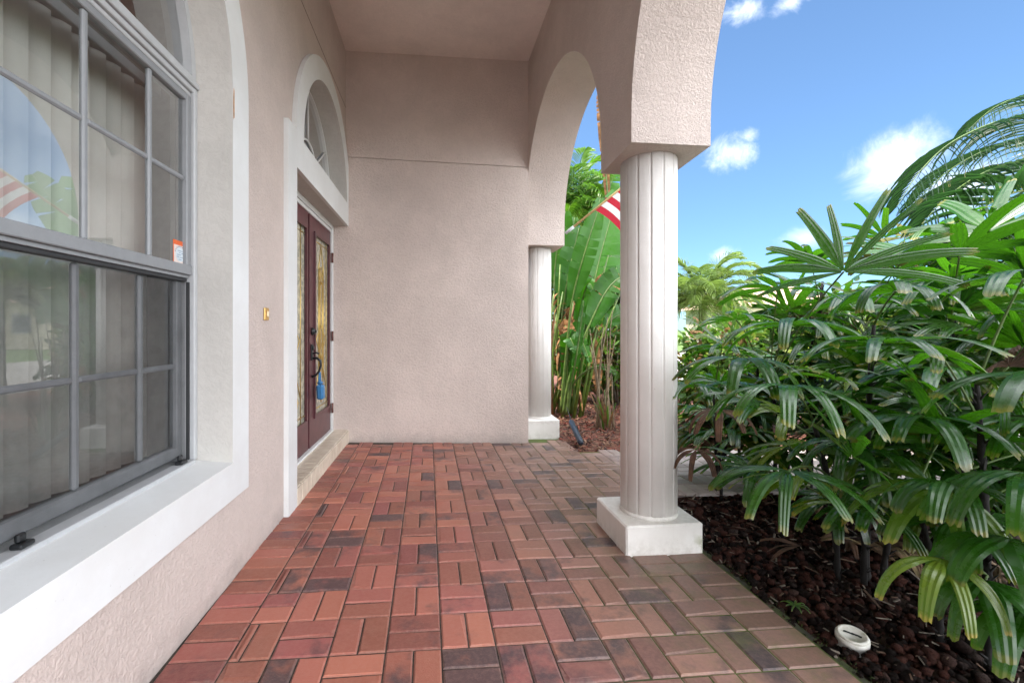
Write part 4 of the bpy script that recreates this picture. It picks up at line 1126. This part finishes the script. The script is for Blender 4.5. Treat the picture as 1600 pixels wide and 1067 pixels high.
shrub(gbase(1180, 6.2), 1.6, .7, .5, 1800, .14, 'leafy green shrub beyond the walkway in front of the salmon roofed house', 52, .12, .05)
shrub(gbase(1265, 5.8), 1.65, .75, .55, 2000, .15, 'bright green shrub beyond the walkway behind the upright palm leaves', 53, .08, .03)
shrub(gbase(1350, 5.2), 1.75, .75, .55, 1700, .16, 'dense green shrub beyond the walkway behind the middle of the lady palms', 54, .06, .02)
shrub(gbase(1440, 5.0), 1.75, .75, .55, 1700, .16, 'taller dense shrub beyond the walkway behind the glossy fan leaves', 55, .06, .02)
shrub(gbase(1530, 4.8), 1.9, .75, .55, 1700, .17, 'tall dark shrub beyond the walkway below the tips of the feather fronds', 56, .05, .02)
shrub(gbase(1610, 4.6), 2.0, .75, .55, 1500, .17, 'tallest dense shrub beyond the walkway at the right edge', 57, .05, .02)
shrub(gbase(900, 7.7), 1.5, .55, .45, 1300, .16, 'low leafy shrub with brown leaves at the back of the paddle leaf clump', 60, .15, .3, None)
shrub(gbase(965, 7.4), 1.55, .6, .45, 1500, .15, 'low dark shrub right behind the dry pale canes', 61, .12, .25, None)
shrub(gbase(905, 9.6), 3.3, .95, .55, 2600, .24, 'dark leafy shrub filling the gap behind the paddle leaves', 58, .1, .12, None)
shrub(gbase(985, 9.0), 3.0, .95, .5, 2400, .22, 'leafy shrub behind the dry pale canes', 59, .12, .1, None)

# ------------------------------------------------------------------ bed filling
def rocks():
    rs = np.random.RandomState(5)
    import bmesh
    bm = bmesh.new(); bmesh.ops.create_icosphere(bm, subdivisions=2, radius=1)
    bv_ = np.array([v.co[:] for v in bm.verts]); bf = np.array([[v.index for v in f.verts] for f in bm.faces]); bm.free()
    shapes = []
    for k in range(10):
        d = np.zeros(len(bv_))
        for j in range(9):
            ax = rs.normal(size=3); ax /= np.linalg.norm(ax); d += np.cos(bv_@ax*rs.uniform(2, 6)+rs.uniform(0, 6))*rs.uniform(.03, .085)
        d = d + rs.uniform(-.085, .085, len(bv_))
        shapes.append(bv_*(1+d)[:, None]*np.array([1, rs.uniform(.7, 1), rs.uniform(.55, .85)]))
    V = []; Fc = []; C = []; n0 = 0; cnt = 0
    while cnt < 11500:
        x = 1.492 + 3.4*rs.rand()**1.7; y = rs.uniform(.55, 3.09)
        if x < 1.555 and y < 2.9 and rs.rand() < .75: continue
        if 1.0 < x < 1.49 and y > 2.2: continue
        if (x-1.652)**2 + (y-1.575)**2 < .062**2: continue
        r = (rs.uniform(.008, .020) if rs.rand() < .74 else (rs.uniform(.004, .009) if rs.rand() < .8 else rs.uniform(.020, .031)))*(1+.25*(x > 2.4)); a = rs.uniform(0, 6.28); s_ = shapes[rs.randint(10)]
        ca, sa = math.cos(a), math.sin(a); q = s_@np.array([[ca, sa, 0], [-sa, ca, 0], [0, 0, 1]])*r
        z = gz(x) - .052 + r*.45 + rs.uniform(0, .026)
        V.append(q+np.array([x, y, z])); Fc.append(bf+n0); n0 += len(bv_); C.append(np.tile([rs.rand(), rs.rand(), 0, 1], (len(bv_), 1))); cnt += 1
    V = np.concatenate(V); Fc = np.concatenate(Fc); C = np.concatenate(C).astype(np.float32)
    me = bpy.data.meshes.new('lava_rock'); me.vertices.add(len(V)); me.vertices.foreach_set('co', V.astype(np.float32).ravel())
    me.loops.add(len(Fc)*3); me.loops.foreach_set('vertex_index', Fc.ravel().astype(np.int32))
    me.polygons.add(len(Fc)); me.polygons.foreach_set('loop_start', np.arange(0, len(Fc)*3, 3, dtype=np.int32))
    me.update(calc_edges=True)
    at_ = me.color_attributes.new('info', 'FLOAT_COLOR', 'POINT'); at_.data.foreach_set('color', C.ravel())
    m, t, b, P = mat('lava rock'); setb(b, (.05, .02, .016), .95, spec=.08)
    a = N(t, 'ShaderNodeAttribute', attribute_name='info'); sc = N(t, 'ShaderNodeSeparateColor'); t.links.new(a.outputs['Color'], sc.inputs[0])
    c = mixc(t, ramp01(t, sc.outputs[0], .25, .95), (.012, .008, .007), (.060, .024, .018)); c = mixc(t, ramp01(t, sc.outputs[1], .82, 1), c, (.06, .043, .038))
    pit = ramp01(t, noise(t, P, 210, 3, .6), .5, .38); c = mixc(t, math_(t, 'MULTIPLY', pit, .6), c, (.004, .003, .003))
    t.links.new(c, b.inputs['Base Color']); bump(t, b, noise(t, P, 190, 4, .7), 1.0, .006); me.materials.append(m)
    o = link(bpy.data.objects.new('lava_rock', me)); tag(o, 'dark red brown lava rock mulch covering the bed under the lady palms', 'lava rock', kind='stuff')
rocks()
def litter(name, label, n, xr, yr, sz, cols, seed, zoff=-.03, flat=.35, cat='mulch'):
    random.seed(seed); b = MB()
    for k in range(n):
        x, y = random.uniform(*xr), random.uniform(*yr); l_ = random.uniform(*sz); w_ = l_*random.uniform(.12, .4)*(.35 if cat == 'litter' else 1); h_ = w_*.35
        a = random.uniform(0, 6.28); e = random.gauss(0, flat)
        d = Vector((math.cos(a)*math.cos(e), math.sin(a)*math.cos(e), math.sin(e))); s_ = Vector((-math.sin(a), math.cos(a), random.uniform(-.3, .3))); u_ = d.cross(s_)
        p = Vector((x, y, gz(x)+zoff+random.uniform(0, .02)))
        vs = [p + d*l_*i*.5 + s_*w_*j*.5*(1 if i < 0 else random.uniform(.4, 1)) + u_*h_*kk for kk in (0, 1) for i, j in ((-1, -1), (1, -1), (1, 1), (-1, 1))]
        b.add(vs, [(3, 2, 1, 0), (4, 5, 6, 7), (0, 1, 5, 4), (1, 2, 6, 5), (2, 3, 7, 6), (3, 0, 4, 7)], random.randrange(len(cols)))
    tag(b.build(name, cols), label, cat, kind='stuff')
chips = [simple('red wood chip', (.23, .065, .04), .85, 0, .3, 30), simple('brown wood chip', (.20, .11, .065), .85, 0, .3, 30), simple('dark wood chip', (.07, .035, .025), .9, 0, .3, 30)]
litter('wood_chips', 'red and brown wood chip mulch in the far bed around the cane plant', 3200, (1.40, 3.2), (4.25, 7.4), (.03, .075), chips, 61, -.02)
straw = [simple('grey straw', (.17, .14, .11), .85, 0, .3, 30), simple('brown straw', (.09, .05, .03), .85, 0, .3, 30)]
litter('plant_litter', 'dry grey straw and leaf scraps strewn over the lava rock under the palms', 230, (1.75, 4.2), (1.3, 3.05), (.03, .11), straw, 62, -.012, .25, 'litter')
litter('plant_litter', 'brown leaf crumbs and twigs scattered along the brick edge of the rock bed', 260, (1.50, 2.2), (.9, 3.0), (.008, .035), straw, 67, -.016, .25, 'debris')
mossm = [simple('moss', (.055, .085, .012), .95, 0, .4, 40), simple('dark moss', (.030, .045, .010), .95, 0, .4, 40)]
litter('moss', 'green moss and crumbs creeping along the edge of the brick paving', 900, (1.462, 1.545), (.9, 2.25), (.003, .010), mossm, 68, -.030, .8)
# fallen palm leaves
random.seed(63)
for u, v, lab in ((1250, 858, 'tan fallen leaf lying on the lava rock below the green fan leaf'), (1590, 905, 'pale curled dead leaf on the rock at the right edge of the bed'),
                  (1420, 862, 'grey dead leaf lying flat behind the yellow tipped leaf'), (1330, 850, 'brown dry leaf leaning at the foot of the tall dark cane')):
    q = ground_at(u, v) + Vector((0, 0, .02)); b = MB()
    for k in range(3):
        a = random.uniform(2, 4.2); d = Vector((math.cos(a), math.sin(a), random.uniform(.0, .35))); blade(b, q, d, (-math.sin(a), math.cos(a), random.uniform(-.4, .4)), random.uniform(.12, .24), .04, .6, .95, 6, 2, .4)
    o = b.build('fallen_leaf', M['palmleaf'], None, True); tag(o, lab, 'dead leaf')
random.seed(71)
for k in range(16):                                  # dead leaves heaped round the feet of the canes
    u, v = random.choice(((1300, 845), (1345, 870), (1395, 850), (1440, 870), (1500, 900), (1560, 900), (1480, 840), (1280, 815)))
    q = ground_at(u+random.uniform(-25, 25), v+random.uniform(-14, 14)) + Vector((0, 0, random.uniform(.01, .05))); b = MB(); a0 = random.uniform(0, 6.28)
    for j in range(random.randint(2, 5)):
        a = a0 + random.uniform(-.6, .6); d = Vector((math.cos(a), math.sin(a), random.uniform(.0, .7)))
        blade(b, q, d, (-math.sin(a), math.cos(a), random.uniform(-.6, .6)), random.uniform(.15, .32), random.uniform(.025, .05), random.uniform(.6, 1.6), random.uniform(.82, 1), seg=8, ribs=2, taper=.4)
    tag(b.build('fallen_leaf', M['dead'], None, True), 'dead palm leaf in the brown heap at the feet of the dark canes', 'dead leaf', 'dead leaves heaped under the lady palms')
# little weed by the edging
q0 = ground_at(1242, 948); b = MB(); random.seed(64)
for k in range(9):
    a = k*.75; d = Vector((math.cos(a), math.sin(a), random.uniform(.3, 1))); blade(b, q0+Vector((0, 0, .005)), d, (-math.sin(a), math.cos(a), 0), random.uniform(.03, .065), .012, 1.2, random.random()*.2, 5, 1, .3)
tag(b.build('weed', M['shrubleaf'], None, True), 'small green weed sprouting in the rock beside the brick edge', 'weed')
random.seed(65)
for u, v, lab in ((1105, 700, 'thin grassy sprout at the rock edge behind the column base'), (1185, 775, 'little strappy seedling beside the walkway')):
    q0 = ground_at(u, v); b = MB()
    for k in range(8):
        a = random.uniform(0, 6.28); d = Vector((math.cos(a), math.sin(a), random.uniform(.6, 1.6))); blade(b, q0, d, (-math.sin(a), math.cos(a), 0), random.uniform(.10, .2), .012, 1.3, .05, 6, 1, .2)
    tag(b.build('seedling', M['shrubleaf'], None, True), lab, 'seedling')

# drain cap: white riser and lid with a worn slot
q0 = ground_at(1330, 998); q0 = Vector((1.652, 1.572, gz(1.652)-.045))
cap = thing('drain_cap', 'round white plastic drain cap with a dark worn slot set in the lava rock', 'drain cap', q0)
tilt = Matrix.Rotation(R(7), 3, 'X') @ Matrix.Rotation(R(-5), 3, 'Y')
def capq(mb): mb.v = [tuple(q0 + tilt @ (Vector(p)-q0)) for p in mb.v]
b = MB(); b.lathe(q0, [(.050, -.06), (.050, .030), (.0535, .032), (.0535, .050), (.050, .0525)], 40); capq(b); b.build('riser', M['cap'], cap)
b = MB(); b.lathe(q0, [(.0495, .0526), (.0495, .057), (.047, .060), (.041, .0605), (.040, .0585), (.001, .0583)], 40); capq(b); lid = b.build('lid', M['cap'], cap)
b = MB(); a = R(-50); d = Vector((math.cos(a), math.sin(a), 0)); s_ = Vector((-d.y, d.x, 0)); c0 = q0+Vector((0, 0, .0590))
random.seed(66)
pts = [c0 + d*(-.028+.056*k/10) + s_*(.0045+random.uniform(-.0015, .003)) for k in range(11)] + [c0 + d*(.028-.056*k/10) - s_*(.0045+random.uniform(-.0015, .003)) for k in range(11)]
b.add(pts, [tuple(range(22))]); capq(b); b.build('slot', M['gasket'], lid)

# black spot light stake lying at the edge of the far bed
a_, c_ = ground_at(908, 697) + Vector((0, 0, .03)), at(892, 658, 5.0)
b = MB(); b.tube([a_, a_.lerp(c_, .06), c_.lerp(a_, .05), c_], [.026, .031, .031, .024], 14)
sl = thing('path_light', 'black tube shaped path light leaning over the red mulch', 'light', a_)
o = b.build('tube', simple('dark blue black plastic', (.022, .032, .05), .4), sl)
b = MB(); b.tube([c_, c_ + (c_-a_)*.12 + Vector((0, 0, .03)), c_ + (c_-a_)*.3 + Vector((-.02, 0, .10))], [.006, .005, .004], 6); b.build('wire', M['gasket'], sl)

# flag on an angled pole outside the far arch
fb, ft = Vector((1.482, 4.80, 2.20)), None
fb = at(886, 363, 4.92); ft = at(1048, 231, 4.66)
pd_ = (ft-fb).normalized(); fl_len = (ft-fb).length
flag = thing('flag', 'red and white striped flag on a tan wooden pole outside the far arch', 'flag', fb)
b = MB(); b.tube([fb, ft], [.0125, .011], 10); b.tube([ft, ft+pd_*.02, ft+pd_*.04], [.02, .022, .008], 10); b.build('pole', simple('varnished pole', (.58, .40, .17), .45, 0, .2, 20), flag)
b = MB(); b.tube([fb-pd_*.02, fb+pd_*.09], .018, 10); b.build('bracket', M['alu_white'], flag)
hoist = .96; fly = 1.35; s1 = (ft-fb).length - .02; s0 = s1-hoist
nu, nv = 39, 40; b = MB()
def fp(i, j):                                     # i along the hoist from the tip, j along the fly
    h_ = s1 - hoist*i/nu; t = j/nv; base_ = fb + pd_*h_
    out = Vector((pd_.x, pd_.y, 0)).normalized(); dn = Vector((0, 0, -1))
    d = (out*(-.12 + 1.25*i/nu)*(1-.5*t) + dn*(.75+.5*t) + Vector((0, -.12, 0)))
    p = base_ + d.normalized()*fly*t
    return p + Vector((.25, -1, 0)).normalized()*(.05*math.sin(5.5*t + 2.2*i/nu)*min(1, t*3)) + out*.03*math.sin(9*t+i*.1)*t
vs = [fp(i, j) for i in range(nu+1) for j in range(nv+1)]
for i in range(nu):
    for j in range(nv):
        k = 2 if (i < nu*7/13 - .01 and j < nv*.4) else (0 if (i//3) % 2 == 0 else 1)
        b.f.append([i*(nv+1)+j, i*(nv+1)+j+1, (i+1)*(nv+1)+j+1, (i+1)*(nv+1)+j]); b.m.append(k); b.sm.append(True)
b.v = [tuple(p) for p in vs]; b.c = [(0, 0, 0)]*len(vs)
def surf(i, j):
    i0, j0 = int(i), int(j); p = fp(i0, j0).lerp(fp(i0+1, j0), i-i0); return p.lerp(fp(i0, j0+1).lerp(fp(i0+1, j0+1), i-i0), j-j0)
for r_ in range(9):
    for c in range(6 if r_ % 2 == 0 else 5):
        ci = nu*7/13*(r_+1)/10; cj = nv*.4*((c*2+1 if r_ % 2 == 0 else c*2+2))/12
        o_ = surf(ci, cj); ei = (surf(ci+1, cj)-o_).normalized(); ej = (surf(ci, cj+1)-o_).normalized(); nn = ei.cross(ej).normalized()
        for sgn in (-1, 1):
            pts = [o_ + nn*sgn*.002 + (ei*math.cos(k*math.pi/5) + ej*math.sin(k*math.pi/5))*(.016 if k % 2 == 0 else .0065) for k in range(10)]
            b.add(pts, [tuple(range(10))], 3)
def cloth(name, c, tr):
    m, t, b_, P = mat(name); setb(b_, c, .8)
    tl_ = N(t, 'ShaderNodeBsdfTranslucent', ins={'Color': (*tr, 1)}); mx = N(t, 'ShaderNodeMixShader', ins={0: .4})
    t.links.new(b_.outputs[0], mx.inputs[1]); t.links.new(tl_.outputs[0], mx.inputs[2]); t.links.new(mx.outputs[0], t.nodes['Material Output'].inputs[0]); return m
b.build('cloth', [cloth('flag red', (.52, .02, .045), (.6, .03, .05)), cloth('flag white', (.80, .80, .80), (.8, .8, .8)), cloth('flag blue', (.02, .035, .16), (.03, .05, .25)), cloth('flag star', (.8, .8, .8), (.8, .8, .8))], flag)

# neighbour's house far behind
hq = at(1262, 515, 34); nh = thing('neighbour_house', 'pale house with a salmon tiled hip roof far behind the shrubs', 'house', (hq.x, hq.y, -.15))
def hb(b, x0, x1, y0, y1, z0, z1): b.box((hq.x+x0, hq.y+y0, z0), (hq.x+x1, hq.y+y1, z1))
b = MB(); hb(b, -5, 5, 0, 8, -.15, 2.9); b.build('wall', simple('pale yellow stucco', (.62, .54, .40), .9, 0, .1, 3), nh)
b = MB(); X_, Y_ = hq.x, hq.y
b.add([(X_-5.6, Y_-.6, 2.905), (X_+5.6, Y_-.6, 2.905), (X_+5.6, Y_+8.6, 2.905), (X_-5.6, Y_+8.6, 2.905), (X_-2, Y_+4, 4.9), (X_+2, Y_+4, 4.9)], [(0, 1, 5, 4), (1, 2, 5), (2, 3, 4, 5), (3, 0, 4), (3, 2, 1, 0)])
b.build('roof', simple('salmon roof tile', (.55, .36, .27), .85, 0, .18, 5, .4, 8), nh)
for xx in (-3.2, 0, 3.0):
    b = MB(); hb(b, xx-.6, xx+.6, -.03, -.001, .9, 2.2); f = b.build('window', M['alu_white'], nh)
    b = MB(); hb(b, xx-.52, xx+.52, -.036, -.0305, .98, 2.12); b.build('pane', simple('dark window', (.06, .08, .09), .1), f)
